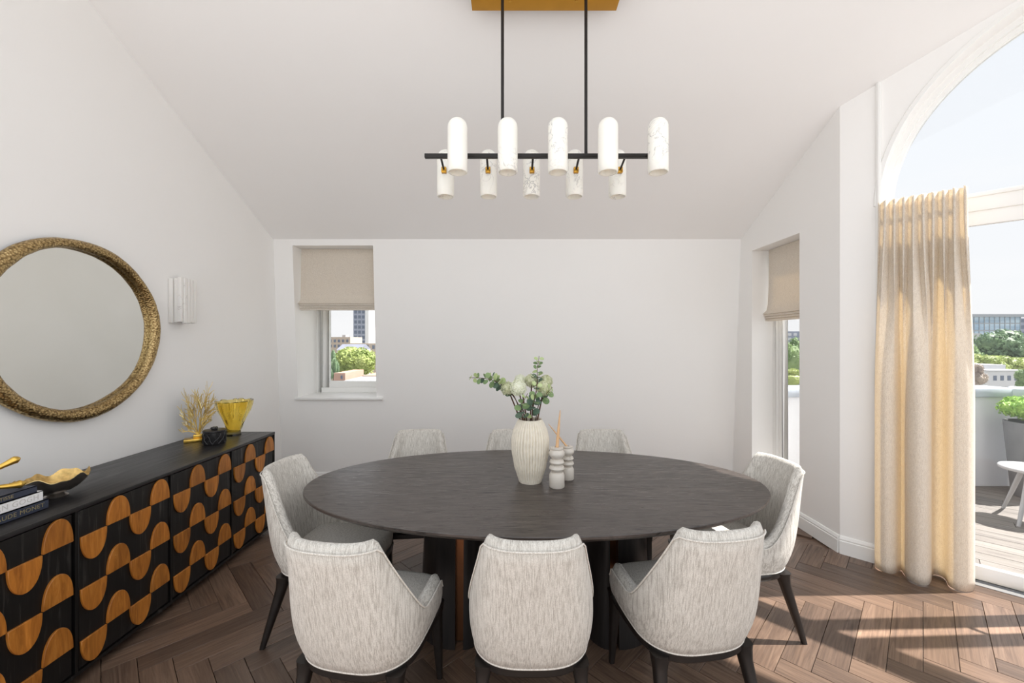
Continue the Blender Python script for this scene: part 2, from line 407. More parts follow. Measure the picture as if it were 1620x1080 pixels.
# ---- back wall with window hole
HX0, HX1, HZ0, HZ1 = -2.236, -1.415, 0.918, 2.477
YO = 4.88
bw = MB()
def bq(x0, x1, z0, z1):
    bw.add([(x0, yb(z0), z0), (x1, yb(z0), z0), (x1, yb(z1), z1), (x0, yb(z1), z1), (x0, YO, z0), (x1, YO, z0), (x1, YO, z1), (x0, YO, z1)],
           [(0, 1, 2, 3), (7, 6, 5, 4), (0, 4, 5, 1), (1, 5, 6, 2), (2, 6, 7, 3), (3, 7, 4, 0)])
ZT = 2.54
bq(XL - .05, HX0, -0.06, ZT); bq(HX0, HX1, -0.06, HZ0); bq(HX0, HX1, HZ1, ZT); bq(HX1, XR + .28, -0.06, ZT)
struct(bw.build('wall_back', 'wall_paint'), 'white leaning wall behind the table with a small dormer window', 'wall')
# ---- right wall with tall window
WY0, WY1, WZ1 = 3.33, 3.99, 2.38
XO = 2.62
rw = MB()
def rq(y0, y1, z0, z1=None, x1=XO):
    a = z1 if z1 else None
    t0 = a or zc(y0); t1 = a or zc(y1)
    rw.add([(XR, y0, z0), (XR, y1, z0), (XR, y1, t1), (XR, y0, t0), (x1, y0, z0), (x1, y1, z0), (x1, y1, t1), (x1, y0, t0)],
           [(0, 1, 2, 3), (7, 6, 5, 4), (0, 4, 5, 1), (1, 5, 6, 2), (2, 6, 7, 3), (3, 7, 4, 0)])
rq(2.92, WY0, -0.06); rq(WY0, WY1, WZ1); rq(WY1, 4.20, -0.06); rq(WY0, WY1, -0.06, 0.12)
rw.add([(XR, 4.20, -.06), (XR, 4.354, -.06), (XR, yb(2.53), 2.53), (XR, 4.20, 2.53), (XO, 4.2, -.06), (XO, 4.354, -.06), (XO, yb(2.53), 2.53), (XO, 4.2, 2.53)],
       [(0, 1, 2, 3), (7, 6, 5, 4), (0, 4, 5, 1), (1, 5, 6, 2), (2, 6, 7, 3), (3, 7, 4, 0)])
struct(rw.build('wall_right', 'wall_paint'), 'white side wall with the narrow tall window', 'wall')
# ---- diagonal wall with arched opening
dw = MB(); DT = 0.27
def zcs(s, nn=0): p = Dc + De * s + Dn * nn; return zc(p.y) + 0.02
def dcol(s0, s1, z0a, z0b):
    t0, t1 = zcs(s0), zcs(s1)
    dw.add([dp(s0, 0, z0a), dp(s1, 0, z0b), dp(s1, 0, t1), dp(s0, 0, t0), dp(s0, DT, z0a), dp(s1, DT, z0b), dp(s1, DT, t1), dp(s0, DT, t0)],
           [(0, 1, 2, 3), (7, 6, 5, 4), (0, 4, 5, 1), (2, 6, 7, 3)])
dcol(-1.332, -AR, -.06, -.06); dcol(AR, 1.62, -.06, -.06)
dw.add([dp(-AR, 0, -.06), dp(-AR, DT, -.06), dp(-AR, DT, AZ), dp(-AR, 0, AZ)], [(0, 1, 2, 3)])
dw.add([dp(AR, 0, -.06), dp(AR, DT, -.06), dp(AR, DT, AZ), dp(AR, 0, AZ)], [(3, 2, 1, 0)])
NS = 48
for i in range(NS):
    a0, a1 = math.pi - math.pi * i / NS, math.pi - math.pi * (i + 1) / NS
    dcol(AR * math.cos(a0), AR * math.cos(a1), AZ + AR * math.sin(a0), AZ + AR * math.sin(a1))
struct(dw.build('wall_terrace', 'wall_paint'), 'white angled wall with the arched terrace opening', 'wall')
# ---- arch moulding, architrave bead
ar = MB(); prof = []
for i in range(61):
    a = math.pi - math.pi * i / 60
    ring = []
    for (rr, nn) in ((AR - .001, -.012), (AR + .022, -.012), (AR + .030, 0.004), (AR - .001, 0.004)):
        ring.append(dp(rr * math.cos(a), nn, AZ + rr * math.sin(a)))
    prof.append(ring)
ar.loft(prof)
struct(ar.build('trim_1', 'white_gloss', smooth=True), 'thin white moulding around the arch', 'trim')
tb = MB()
tb.obox(dp(-1.140, -.014, 0.10), De * 0.028, Dn * 0.016, Vector((0, 0, zcs(-1.126) - .12)))
tb.obox(dp(-1.132, -.022, 0.10), De * 0.012, Dn * 0.010, Vector((0, 0, zcs(-1.126) - .12)))
struct(tb.build('trim_2', 'white_gloss', bevel=0.002), 'slim white vertical bead beside the curtain', 'trim')
# ---- baseboards
def baseboard(name, A, B, nin, label, h=0.125):
    A, B, nin = Vector(A), Vector(B), Vector(nin).normalized(); m_ = MB()
    pf = [(0, 0), (0.018, 0), (0.018, h - .035), (0.013, h - .030), (0.015, h - .02), (0.008, h - .004), (0.004, h), (0, h)]
    m_.loft([[A + nin * d + Vector((0, 0, z_)) for d, z_ in pf], [B + nin * d + Vector((0, 0, z_)) for d, z_ in pf]])
    struct(m_.build(name, 'white_gloss'), label, 'baseboard')
baseboard('baseboard_back', (XL, 4.347, 0), (XR, 4.347, 0), (0, -1, 0.0), 'white moulded baseboard along the back wall')
baseboard('baseboard_left', (XL, YL, 0), (XL, 4.35, 0), (1, 0, 0), 'white moulded baseboard along the mirror wall')
baseboard('baseboard_right', (XR, 2.92, 0), (XR, WY0, 0), (-1, 0, 0), 'white moulded baseboard beside the tall window')
baseboard('baseboard_terrace', dp(-1.332, 0, 0), dp(-AR - .012, 0, 0), -Dn, 'white moulded baseboard behind the curtain')

# ================================================================== windows
def frame_rect(mb, O, u, v, wdt, hgt, bar, dep, n):
    O, u, v, n = Vector(O), Vector(u), Vector(v), Vector(n)
    for p, a, b_ in ((O, u * bar, v * hgt), (O + u * (wdt - bar), u * bar, v * hgt), (O + u * bar, u * (wdt - 2 * bar), v * bar), (O + u * bar + v * (hgt - bar), u * (wdt - 2 * bar), v * bar)):
        mb.obox(p, a, b_, n * dep)
w1 = thing('window_1', 'white framed dormer window in the back wall under a roman blind', 'window', (0, 0, 0)); w1['kind'] = 'structure'
f = MB(); frame_rect(f, (HX0, 4.70, HZ0), (1, 0, 0), (0, 0, 1), HX1 - HX0, HZ1 - HZ0, 0.055, 0.14, (0, 1, 0)); f.build('window_frame', 'white_gloss', w1, bevel=0.004)
f = MB(); frame_rect(f, (HX0 + .055, 4.735, HZ0 + .05), (1, 0, 0), (0, 0, 1), HX1 - HX0 - .11, HZ1 - HZ0 - .10, 0.075, 0.05, (0, 1, 0)); sash = f.build('sash', 'white_gloss', w1, bevel=0.006)
MB().box(HX0 + .125, HX1 - .125, 4.755, 4.761, HZ0 + .12, HZ1 - .12).build('pane', 'pane_glass', sash)
MB().box(HX0 - .02, HX1 + .07, yb(HZ0) - .03, 4.70, HZ0 - .026, HZ0 + .002).build('window_sill', 'white_gloss', w1, bevel=0.006)
w2 = thing('window_2', 'tall narrow white window in the side wall beyond the right end chair', 'window'); w2['kind'] = 'structure'
f = MB(); frame_rect(f, (2.53, WY0, 0.12), (0, 1, 0), (0, 0, 1), WY1 - WY0, WZ1 - .12, 0.05, 0.09, (1, 0, 0)); f.build('window_frame', 'white_gloss', w2, bevel=0.004)
f = MB(); frame_rect(f, (2.555, WY0 + .05, 0.165), (0, 1, 0), (0, 0, 1), WY1 - WY0 - .10, WZ1 - .12 - .09, 0.06, 0.05, (1, 0, 0)); sash = f.build('sash', 'white_gloss', w2, bevel=0.006)
MB().box(2.575, 2.581, WY0 + .105, WY1 - .105, 0.22, WZ1 - .10).build('pane', 'pane_glass', sash)

# roman blinds: pleated cloth hung inside the recess
def blind(name, label, O, u, inn, wdt, ztop, zbot, folds):
    """O: top corner, u: along width, inn: towards room"""
    t = thing(name, label, 'blind', O)
    u, inn = Vector(u), Vector(inn)
    m_ = MB(); prof = [(0.0, ztop), (0.002, ztop - .15), (0.004, (ztop + zbot) / 2), (0.010, zbot + .16), (0.022, zbot + .10)]
    prof += [(0.055, zbot + .072), (0.060, zbot + .064), (0.040, zbot + .060)]
    prof += [(0.012, zbot + .058)]
    th = 0.006
    NW = 12
    front = [[u * (wdt * i / NW) + inn * (d + .002 * math.sin(i * 2.3 + z_ * 7)) + Vector((0, 0, z_ - ztop)) for i in range(NW + 1)] for d, z_ in prof]
    back = [[p - inn * th + Vector((0, 0, -0.001)) for p in r_] for r_ in front]
    rings = [fr + list(reversed(bk)) for fr, bk in zip(front, back)]
    m_.loft(rings); m_.build('cloth', 'blind_fabric', t, smooth=True, angle=60)
    for k in range(folds):
        zz = zbot + .052 - k * .022; d0 = 0.048 - k * .008
        pr = [(0.004, zz + .006), (d0, zz + .012), (d0 + .008, zz + .004), (d0 + .004, zz - .010), (0.004, zz - .012)]
        rings = [[u * (0.004 + (wdt - .008) * i / NW) + inn * (d + .002 * math.sin(i * 1.9 + k)) + Vector((0, 0, z_ - ztop)) for d, z_ in pr] for i in range(NW + 1)]
        MB().loft(rings).build('fold', 'blind_fabric', t, smooth=True, angle=50)
    MB().obox(-inn * .022, u * wdt, inn * .02, Vector((0, 0, -.03))).build('headrail', 'white_gloss', t)
blind('roman_blind', 'beige roman blind half lowered over the back dormer window', (HX0 + .012, 4.335, HZ1 - .003), (1, 0, 0), (0, -1, 0), HX1 - HX0 - .018, HZ1, 1.835, 3)
blind('roman_blind', 'beige roman blind half lowered in the tall side window', (2.47, WY0 + .01, WZ1 - .003), (0, 1, 0), (-1, 0, 0), WY1 - WY0 - .05, WZ1, 1.70, 3)

# ================================================================== terrace doors in the arch
d1 = thing('door_1', 'white arched terrace doors with fanlight behind the beige curtain', 'door'); d1['kind'] = 'structure'
FN = 0.135; FD = 0.09
f = MB()
rings = []
for i in range(61):
    a = math.pi - math.pi * i / 60
    rings.append([dp(rr * math.cos(a), nn, AZ + rr * math.sin(a)) for rr, nn in ((AR + .002, FN), (AR - .035, FN), (AR - .035, FN + .03), (AR - .062, FN + .03), (AR - .062, FN + FD), (AR + .002, FN + FD))])
f.loft(rings); f.build('arch_frame', 'white_gloss', d1, smooth=True, angle=30)
f = MB()
f.obox(dp(-AR, FN, -.01), De * .055, Dn * FD, Vector((0, 0, AZ + .01))); f.obox(dp(AR - .055, FN, -.01), De * .055, Dn * FD, Vector((0, 0, AZ + .01)))
f.build('jamb', 'white_gloss', d1, bevel=0.004)
f = MB(); f.obox(dp(-AR + .055, FN - .005, 2.31), De * (2 * AR - .11), Dn * (FD + .01), Vector((0, 0, .10))); f.obox(dp(-AR + .055, FN - .02, 2.395), De * (2 * AR - .11), Dn * (FD + .03), Vector((0, 0, .025)))
f.build('transom', 'white_gloss', d1, bevel=0.005)
# fanlight pane
pg = MB(); NA = 40; Rg = AR - .055
ring = [dp(Rg * math.cos(math.pi - math.pi * i / NA), FN + .06, AZ + Rg * math.sin(math.pi * i / NA)) for i in range(NA + 1)]
ring2 = [p + Dn * .006 for p in ring]; n_ = len(ring)
pg.add(ring + ring2, [tuple(range(n_)), tuple(reversed(range(n_, 2 * n_)))] + [(i, n_ + i, n_ + i + 1, i + 1) for i in range(n_ - 1)])
pg.build('pane', 'pane_glass', d1)
def leaf_door(s0, s1, nn, handle_s=None):
    f_ = MB(); frame_rect(f_, dp(s0, nn, .02), De, (0, 0, 1), s1 - s0, 2.29, 0.085, .04, Dn)
    lf = f_.build('door_leaf', 'white_gloss', d1, bevel=0.004)
    MB().obox(dp(s0 + .08, nn + .017, .10), De * (s1 - s0 - .16), Dn * .006, Vector((0, 0, 2.13))).build('pane', 'pane_glass', lf)
    if handle_s is not None:
        h = MB()
        h.tube([dp(handle_s, nn, 1.10), dp(handle_s, nn - .05, 1.10), dp(handle_s, nn - .055, 1.10)], 0.011, 10)
        h.tube([dp(handle_s, nn - .05, 1.10), dp(handle_s + .06, nn - .055, 1.10), dp(handle_s + .12, nn - .05, 1.09)], [.011, .010, .008], 10)
        h.obox(dp(handle_s - .02, nn - .008, 1.0), De * .04, Dn * .008, Vector((0, 0, .2)))
        h.build('door_handle', 'steel_far', lf, smooth=True)
leaf_door(-AR + .055, -.14, FN + .012, -.18)
leaf_door(-.012, AR - .055, FN + .046)
f = MB()
f.obox(dp(-AR + .055, FN - .03, -.012), De * (2 * AR - .11), Dn * .16, Vector((0, 0, .016)))
f.build('threshold', 'white_gloss', d1, bevel=0.002)
f = MB()
for k in (0.105, .135): f.obox(dp(-AR + .055, k + .035, .004), De * (2 * AR - .11), Dn * .008, Vector((0, 0, .010)))
f.build('track', 'track_metal', d1)

# ================================================================== curtain
def curtain():
    t = thing('curtain', 'cream linen curtain hanging in folds beside the terrace doors', 'curtain', dp(-.95, -.08, 0))
    base = Vector(t.location)
    # bottom plan as (s along wall, n towards room negative)
    bot = [(-1.165, .00), (-1.15, -.085), (-1.08, -.125), (-1.02, -.10), (-.985, -.03), (-.97, -.015), (-.955, -.05), (-.92, -.125), (-.86, -.155), (-.80, -.13), (-.775, -.05), (-.765, .045), (-.74, .075), (-.70, .07), (-.675, .03), (-.66, -.04), (-.62, -.07), (-.56, -.06), (-.515, -.015), (-.50, .03)]
    def resample(pl, N):
        # Catmull-Rom through points then uniform resample
        P = [Vector((a, b_)) for a, b_ in pl]; dense = []
        for i in range(len(P) - 1):
            p0, p1, p2, p3 = P[max(i - 1, 0)], P[i], P[i + 1], P[min(i + 2, len(P) - 1)]
            for k in range(12):
                x = k / 12; dense.append(0.5 * ((2 * p1) + (p2 - p0) * x + (2 * p0 - 5 * p1 + 4 * p2 - p3) * x * x + (3 * p1 - p0 - 3 * p2 + p3) * x ** 3))
        dense.append(P[-1]); Ls = [0]
        for i in range(1, len(dense)): Ls.append(Ls[-1] + (dense[i] - dense[i - 1]).length)
        out = []; j = 0
        for k in range(N):
            d = Ls[-1] * k / (N - 1)
            while j < len(Ls) - 2 and Ls[j + 1] < d: j += 1
            x = (d - Ls[j]) / max(1e-9, Ls[j + 1] - Ls[j]); out.append(dense[j].lerp(dense[j + 1], min(1, max(0, x))))
        return out
    N = 260
    bot = [(-1.145 + (a + 1.165) * .68, b_) for a, b_ in bot]
    B = resample(bot, N)
    npl = 9
    def T(u_, amp):
        s = -1.125 + .40 * u_
        ph = u_ * npl * 2 * math.pi
        return Vector((s + .010 * math.sin(2 * ph), -.045 + amp * math.sin(ph)))
    rings = []
    zs = [0.006 + (2.425 - .006) * k / 44 for k in range(45)] 
    for z_ in zs:
        v = z_ / 2.425
        row = []
        for i in range(N):
            u_ = i / (N - 1)
            if z_ > 2.33: amp = .020 + .012 * (z_ - 2.33) / .1
            else: amp = .020 + .022 * min(1, (2.33 - z_) / .3)
            top = T(u_, amp)
            k = max(0, min(1, (v - .45) / .53)); k = k * k * (3 - 2 * k)
            p = B[i].lerp(top, k)
            # folds narrow a little towards the top
            s = p.x; n_ = p.y
            row.append(dp(s, n_ - .0, z_ + (.006 * math.sin(i * .45) if z_ > 2.40 else 0)) - base)
        rings.append(row)
    m_ = MB(); m_.loft(rings, close=False, cap=False)
    me = m_.mesh('cloth', 'curtain_fabric', smooth=True, angle=80)
    o = link('cloth', me, t)
    so_ = o.modifiers.new('thickness', 'SOLIDIFY'); so_.thickness = 0.003; so_.offset = 0
    # hem and heading tape
    hm = MB(); rr = []
    hm.tube([dp(-1.17, .012, 2.385) - base, dp(-.735, .012, 2.385) - base], .010, 10)
    hm.build('curtain_rail', 'white_gloss', t, smooth=True)
    return t
curtain()

# ================================================================== dining table
TX, TY, TA, TB_ = 0.122, 2.212, 1.205, 0.639
tbl = thing('dining_table', 'large oval dark brown oak dining table on split drum pedestals', 'table', (TX, TY, 0))
def ell(a, b_, z_, n=128): return [(a * math.cos(2 * math.pi * i / n), b_ * math.sin(2 * math.pi * i / n), z_) for i in range(n)]
m_ = MB(); m_.loft([ell(TA - .09, TB_ - .09, .712), ell(TA - .03, TB_ - .03, .716), ell(TA - .006, TB_ - .006, .731), ell(TA, TB_, .738), ell(TA, TB_, .747), ell(TA - .003, TB_ - .003, .750)])
m_.build('table_top', 'table_oak', tbl, smooth=True, angle=25)
def half_drum(side, cx, rx, ry, flare, name):
    """D-plan drum, flat face at cx, bulging towards side"""
    m2 = MB(); rings = []
    for z_, k in ((0.0, 1 + flare), (.02, 1 + flare), (.25, 1 + flare * .55), (.5, 1 + flare * .2), (.714, 1.0)):
        ring = []
        for i in range(25):
            a = -math.pi / 2 + math.pi * i / 24
            ring.append((cx + side * rx * k * math.cos(a), ry * k * math.sin(a), z_))
        if side < 0: ring.reverse()
        rings.append(ring)
    m2.loft(rings); return m2.build(name, 'pedestal_wood', tbl, smooth=True, angle=35)
for sd in (-1, 1):
    half_drum(sd, sd * .40, .185, .185, .16, 'pedestal')
    half_drum(-sd, sd * .36, .10, .185, .16, 'pedestal')
    MB().box(min(sd * .36, sd * .40), max(sd * .36, sd * .40), -.155, .155, .004, .714).build('copper_core', 'copper', tbl)


# ================================================================== dining chairs
def smooth01(x): x = max(0, min(1, x)); return x * x * (3 - 2 * x)
def make_chair():
    t = thing('dining_chair', 'x', 'chair', group='beige upholstered dining chairs around the oval table')
    W, Dp = 0.236, 0.225
    # right half plan from back centre to arm end
    half = []
    for i in range(0, 91):
        a = R(i)
        half.append((W * math.sin(a) ** (2 / 2.9), -.03 - Dp * math.cos(a) ** (2 / 2.9)))
    for k in range(1, 11): half.append((W - .012 * (k / 10) ** 2, -.03 + .20 * k / 10))
    Ls = [0]
    for i in range(1, len(half)): Ls.append(Ls[-1] + math.dist(half[i], half[i - 1]))
    NH = 34; pts = []; j = 0
    for k in range(NH + 1):
        d = Ls[-1] * k / NH
        while j < len(Ls) - 2 and Ls[j + 1] < d: j += 1
        x = (d - Ls[j]) / (Ls[j + 1] - Ls[j] + 1e-12); pts.append((half[j][0] + (half[j + 1][0] - half[j][0]) * x, half[j][1] + (half[j + 1][1] - half[j][1]) * x))
    plan = [(-x, y) for x, y in reversed(pts[1:])] + pts
    NP = len(plan)
    ZB = 0.358
    def ztop(x, y):
        s = max(0, min(1, (-.035 - y) / .165)); g_ = min(1, (s * 1.06) ** 2.1)
        return .506 + (.84 - .506) * g_ - .052 * smooth01((y - .125) / .045)
    def warp(x, y, z_, x0, y0):
        back = smooth01((-.02 - y0) / .20)
        k = (z_ - ZB) / .48
        yy = y - .105 * k * back
        if z_ > .5: sx_ = 1 - .15 * smooth01((z_ - .5) / .36)
        else: sx_ = 1 - .085 * ((.5 - z_) / .142) ** 2
        # bottom tucks in at the back too
        if z_ < .5: yy += .018 * ((.5 - z_) / .142) ** 2 * back
        return Vector((x * sx_, yy, z_))
    nrm = []
    for i in range(NP):
        a, b_ = plan[max(0, i - 1)], plan[min(NP - 1, i + 1)]
        tx, ty = b_[0] - a[0], b_[1] - a[1]; l = math.hypot(tx, ty); nrm.append((-ty / l, tx / l))     # inward
    rings = []; crest = []; bott = []
    for i, (x, y) in enumerate(plan):
        zt = ztop(x, y); nx, ny = nrm[i]; th = .050 - .022 * smooth01((y - .12) / .05)
        ring = []
        NV = 12
        for k in range(NV + 1):
            z_ = ZB + (zt - .018 - ZB) * k / NV
            ring.append(warp(x, y, z_, x, y))
        # seam groove then padded crest
        for off, dz in ((.006, -.012), (.010, -.002), (.018, .012), (.028, .016), (.040, .010), (.048, -.006)):
            off *= th / .050
            ring.append(warp(x + nx * off, y + ny * off, zt + dz, x, y))
        zi = .43
        for k in range(1, 9):
            z_ = zt - .02 + (zi - zt + .02) * k / 8
            ring.append(warp(x + nx * (th + .012 * math.sin(math.pi * k / 8)), y + ny * (th + .012 * math.sin(math.pi * k / 8)), z_, x, y))
        ring.append(warp(x + nx * th, y + ny * th, ZB, x, y))
        rings.append(ring); crest.append(ring[NV] + Vector((-nx * .002, -ny * .002, .006))); bott.append(ring[0] + Vector((-nx * .001, -ny * .001, .003)))
    m_ = MB(); m_.loft(rings, close=True, cap=True)
    m_.build('backrest', 'chair_fabric', t, smooth=True, angle=70)
    MB().tube(crest, .0030, 6).build('piping', 'welt_fabric', t, smooth=True)
    # seat cushion
    def seatplan(sx_, sy_, z_, crown=0):
        out = []
        for i in range(64):
            a = 2 * math.pi * i / 64; c_, s_ = math.cos(a), math.sin(a)
            out.append((.224 * sx_ * math.copysign(abs(c_) ** (2 / 4.6), c_), .028 + .232 * sy_ * math.copysign(abs(s_) ** (2 / 4.6), s_), z_))
        return out
    m_ = MB(); m_.loft([seatplan(.93, .93, ZB), seatplan(.985, .985, .372), seatplan(1.0, 1.0, .40), seatplan(1.0, 1.0, .418), seatplan(.985, .985, .434), seatplan(.94, .94, .446), seatplan(.84, .84, .454), seatplan(.6, .6, .460), seatplan(.25, .25, .462)])
    m_.build('seat', 'chair_fabric', t, smooth=True, angle=70)
    # bottom welt right round
    front = [(x * .95, y, ZB + .004) for x, y, z_ in seatplan(1.0, 1.0, 0) if y > .165]
    MB().tube(bott, .0034, 6).build('piping', 'welt_fabric', t, smooth=True)
    # wooden base ring
    def ringplan(sx_, sy_, z_):
        out = []
        for i in range(64):
            a = 2 * math.pi * i / 64; c_, s_ = math.cos(a), math.sin(a); e = 3.0 if s_ < 0 else 4.6
            out.append((.218 * sx_ * math.copysign(abs(c_) ** (2 / e), c_), .005 + (.238 if s_ < 0 else .252) * sy_ * math.copysign(abs(s_) ** (2 / e), s_), z_))
        return out
    m_ = MB(); R0 = [ringplan(.97, .97, .322), ringplan(1.0, 1.0, .330), ringplan(1.0, 1.0, .352), ringplan(.97, .97, .360), ringplan(.80, .80, .360), ringplan(.80, .80, .322)]
    R0.append(R0[0]); m_.loft(R0, True, False)
    m_.build('base_frame', 'dark_wood_leg', t, smooth=True, angle=40)
    for sx_ in (-1, 1):
        for (tx, ty, bx, by) in ((.172, -.175, .206, -.268), (.178, .205, .190, .222)):
            rr = []
            for z_, k, hw in ((.345, 0, .034), (.325, .03, .030), (.29, .12, .024), (.22, .33, .021), (.10, .70, .0165), (.0, 1.0, .012)):
                cx = sx_ * (tx + (bx - tx) * k); cy = ty + (by - ty) * k
                rr.append([(cx + hw * math.copysign(abs(math.cos(a)) ** .6, math.cos(a)), cy + hw * 1.05 * math.copysign(abs(math.sin(a)) ** .6, math.sin(a)), z_) for a in [2 * math.pi * i / 12 + .26 for i in range(12)]])
            MB().loft(rr).build('leg', 'dark_wood_leg', t, smooth=True, angle=60)
    return t
ch0 = make_chair()
spots = [
    (-.548, 1.650, -10, 'beige upholstered chair at near left of the table, back turned'),
    (.071, 1.665, 0, 'beige upholstered chair at the middle of the near side, back turned'),
    (.690, 1.735, 9.5, 'beige upholstered chair at near right of the table, back turned'),
    (-.935, 2.19, -95, 'beige upholstered chair at the left end of the table beside the sideboard'),
    (1.165, 2.22, 96, 'beige upholstered chair at the sunlit right end of the table'),
    (-.640, 2.70, 186, 'pale chair on the far side of the table, nearest the dormer window'),
    (.010, 2.70, 180, 'pale chair on the far side of the table, half hidden by the vase'),
    (.645, 2.70, 179, 'pale chair on the far side of the table, right of the candle holders'),
]
for i, (x, y, a, lb) in enumerate(spots):
    c = ch0 if i == 0 else copy_tree(ch0)
    c.location = (x, y, 0); c.rotation_euler = (0, 0, R(a)); c['label'] = lb

# ================================================================== sideboard
SX0, SX1 = XL + .02, -1.89
SY1 = 3.27; DWID = .496; SY0 = SY1 - 4 * DWID
sb = thing('sideboard', 'long black ash sideboard with rows of brown wooden half ovals on its doors', 'sideboard', ((SX0 + SX1) / 2, (SY0 + SY1) / 2, 0))
B_ = -Vector(sb.location)
def sbm(x0, x1, y0, y1, z0, z1): return MB().box(x0 + B_.x, x1 + B_.x, y0 + B_.y, y1 + B_.y, z0, z1)
sbm(SX0, SX1 - .022, SY0, SY1, .062, .76).build('body', 'black_ash', sb)
sbm(SX0, SX1 + .002, SY0 - .004, SY1 + .004, .762, .782).build('top', 'black_ash_top', sb, bevel=0.002)
sbm(SX0, SX1 + .002, SY0 - .004, SY1 + .004, .046, .062).build('bottom_rail', 'black_ash', sb)
for k in range(5):
    y = SY0 + k * DWID; y = min(max(y, SY0 + .006), SY1 - .006)
    sbm(SX1 - .022, SX1 + .002, y - .006, y + .006, .062, .762).build('divider', 'black_ash', sb)
for yy in (SY0 + .12, SY0 + 2 * DWID, SY1 - .10):
    for xx in (SX0 + .06, SX1 - .07):
        MB().lathe([(.016, 0), (.02, .004), (.024, .046)], 16, xx + B_.x, yy + B_.y).build('foot', 'black_metal', sb, smooth=True)
# inlay shape: tall half oval, 12 mm proud
cw = (DWID - .030) / 4; hgt = .118
def inlay_mesh(up):
    pts = []
    for i in range(19):
        a = math.pi * i / 18; pts.append((-(cw / 2 - .001) * math.cos(a), hgt * math.sin(a) ** .86))
    if not up: pts = [(y, -z_) for y, z_ in reversed(pts)]
    n_ = len(pts); m2 = MB()
    m2.add([(0, y, z_) for y, z_ in pts] + [(.011, y, z_) for y, z_ in pts], [tuple(reversed(range(n_))), tuple(range(n_, 2 * n_))] + [(i, (i + 1) % n_, n_ + (i + 1) % n_, n_ + i) for i in range(n_)])
    return m2.mesh('half_oval', 'inlay_wood', bevel=0.0015, bseg=1)
in_up, in_dn = inlay_mesh(True), inlay_mesh(False)
for k in range(4):
    y0 = SY0 + k * DWID + .014; y1 = SY0 + (k + 1) * DWID - .014
    dm = MB().box(-.018, 0, -(y1 - y0) / 2, (y1 - y0) / 2, .068, .757)
    dr = dm.build('door', 'black_ash', sb, bevel=0.001, bseg=1); dr.location = (SX1 - .004 + B_.x, (y0 + y1) / 2 + B_.y, 0)
    for zb in (.642, .412, .186):
        for c in range(4):
            o = link('half_oval', in_up if c % 2 else in_dn, dr, (0.0, -(2 - c - .5) * cw, zb))

# ================================================================== round mirror
MR = .47; mc = Vector((XL, 2.285, 1.566))
mi = thing('round_mirror', 'large round wall mirror with thick hammered bronze frame', 'mirror', mc)
rings = []
for i in range(120):
    a = 2 * math.pi * i / 120; ring = []
    ca, sa = math.cos(a), math.sin(a)
    r0 = MR + .003 * math.sin(3 * a + 1) + .0015 * math.sin(7 * a)
    hw = .031 + .003 * math.sin(5 * a + 2) + .005 * math.cos(a + 2.5); dp_ = .030 + .003 * math.sin(4 * a)
    for k in range(14):
        b_ = 2 * math.pi * k / 14
        rr = r0 + hw * math.cos(b_); xx = .033 + dp_ * math.sin(b_)
        rr += .0022 * noise.noise(Vector((a * 9, b_ * 2, 0))); xx += .002 * noise.noise(Vector((a * 11, b_ * 2, 5)))
        ring.append((xx, rr * ca, rr * sa))
    rings.append(ring)
rings.append(rings[0])
MB().loft(rings, True, False).build('frame', 'hammered_bronze', mi, smooth=True, angle=80)
m_ = MB(); c0 = [(.004, (MR) * math.cos(2 * math.pi * i / 96), MR * math.sin(2 * math.pi * i / 96)) for i in range(96)]
m_.loft([c0, [(.016, y, z_) for _, y, z_ in c0]]); m_.build('glass', 'mirror_glass', mi)

# ================================================================== wall sconce
sx0, sy0, sy1, sz0, sz1 = -2.333, 2.90, 3.04, 1.632, 1.955
scn = thing('wall_sconce', 'white alabaster wall sconce of upright slabs right of the mirror', 'sconce', (XL, (sy0 + sy1) / 2, sz0))
hh = sz1 - sz0
def slab(x0, x1, y0, y1, z0, z1, nm='slab', mt='sconce_stone', bv=0.003): return MB().box(x0, x1, y0, y1, z0, z1).build(nm, mt, scn, bevel=bv)
slab(0.001, .02, -.05, .05, .02, hh - .02, 'back_plate', 'brass')
hw = (sy1 - sy0) / 2
for k in range(3):   # camera-side slabs
    slab(.003 + k * .032, .031 + k * .032, -hw + (.010 if k % 2 else 0), -hw + .022, .0 + .004 * k, hh - .004 * (2 - k))
for k in range(4):   # front slabs
    slab(.080 - (.006 if k % 2 else 0), .100, -hw + .024 + k * .030, -hw + .051 + k * .030, .002 * k, hh - .003 * k)
for k in range(3):
    slab(.003 + k * .032, .031 + k * .032, hw - .018, hw - (.006 if k % 2 else 0), .0, hh)
for zz in (.04, hh - .055): slab(.02, .085, -hw + .02, hw - .02, zz, zz + .012, 'bracket', 'brass', 0)

# ================================================================== chandelier
CY = 2.20; CX = .169
cl = thing('chandelier', 'black bar chandelier with ten white alabaster shades and brass canopy', 'chandelier', (CX, CY, 2.335))
CB = -Vector(cl.location)
zb_ = 2.492
MB().box(-.467 + CB.x, .805 + CB.x, -.011, .011, zb_ - .011 + CB.z, zb_ + .011 + CB.z).build('bar', 'black_metal', cl, bevel=0.002)
for xx in (-.051, .396):
    MB().tube([(xx + CB.x, 0, zb_ + CB.z), (xx + CB.x, 0, 3.40 + CB.z)], .0085, 12).build('rod', 'black_metal', cl, smooth=True)
ca = MB()
def ctop(x, y): return 4.63 - .5 * (y + CY) - .001 + CB.z
ca.prism([(-.224 + CB.x, -.12), (.586 + CB.x, -.12), (.586 + CB.x, .112), (-.224 + CB.x, .112)], 3.360 + CB.z, ctop)
cno = ca.build('canopy', 'canopy_brass', cl, bevel=0.001)
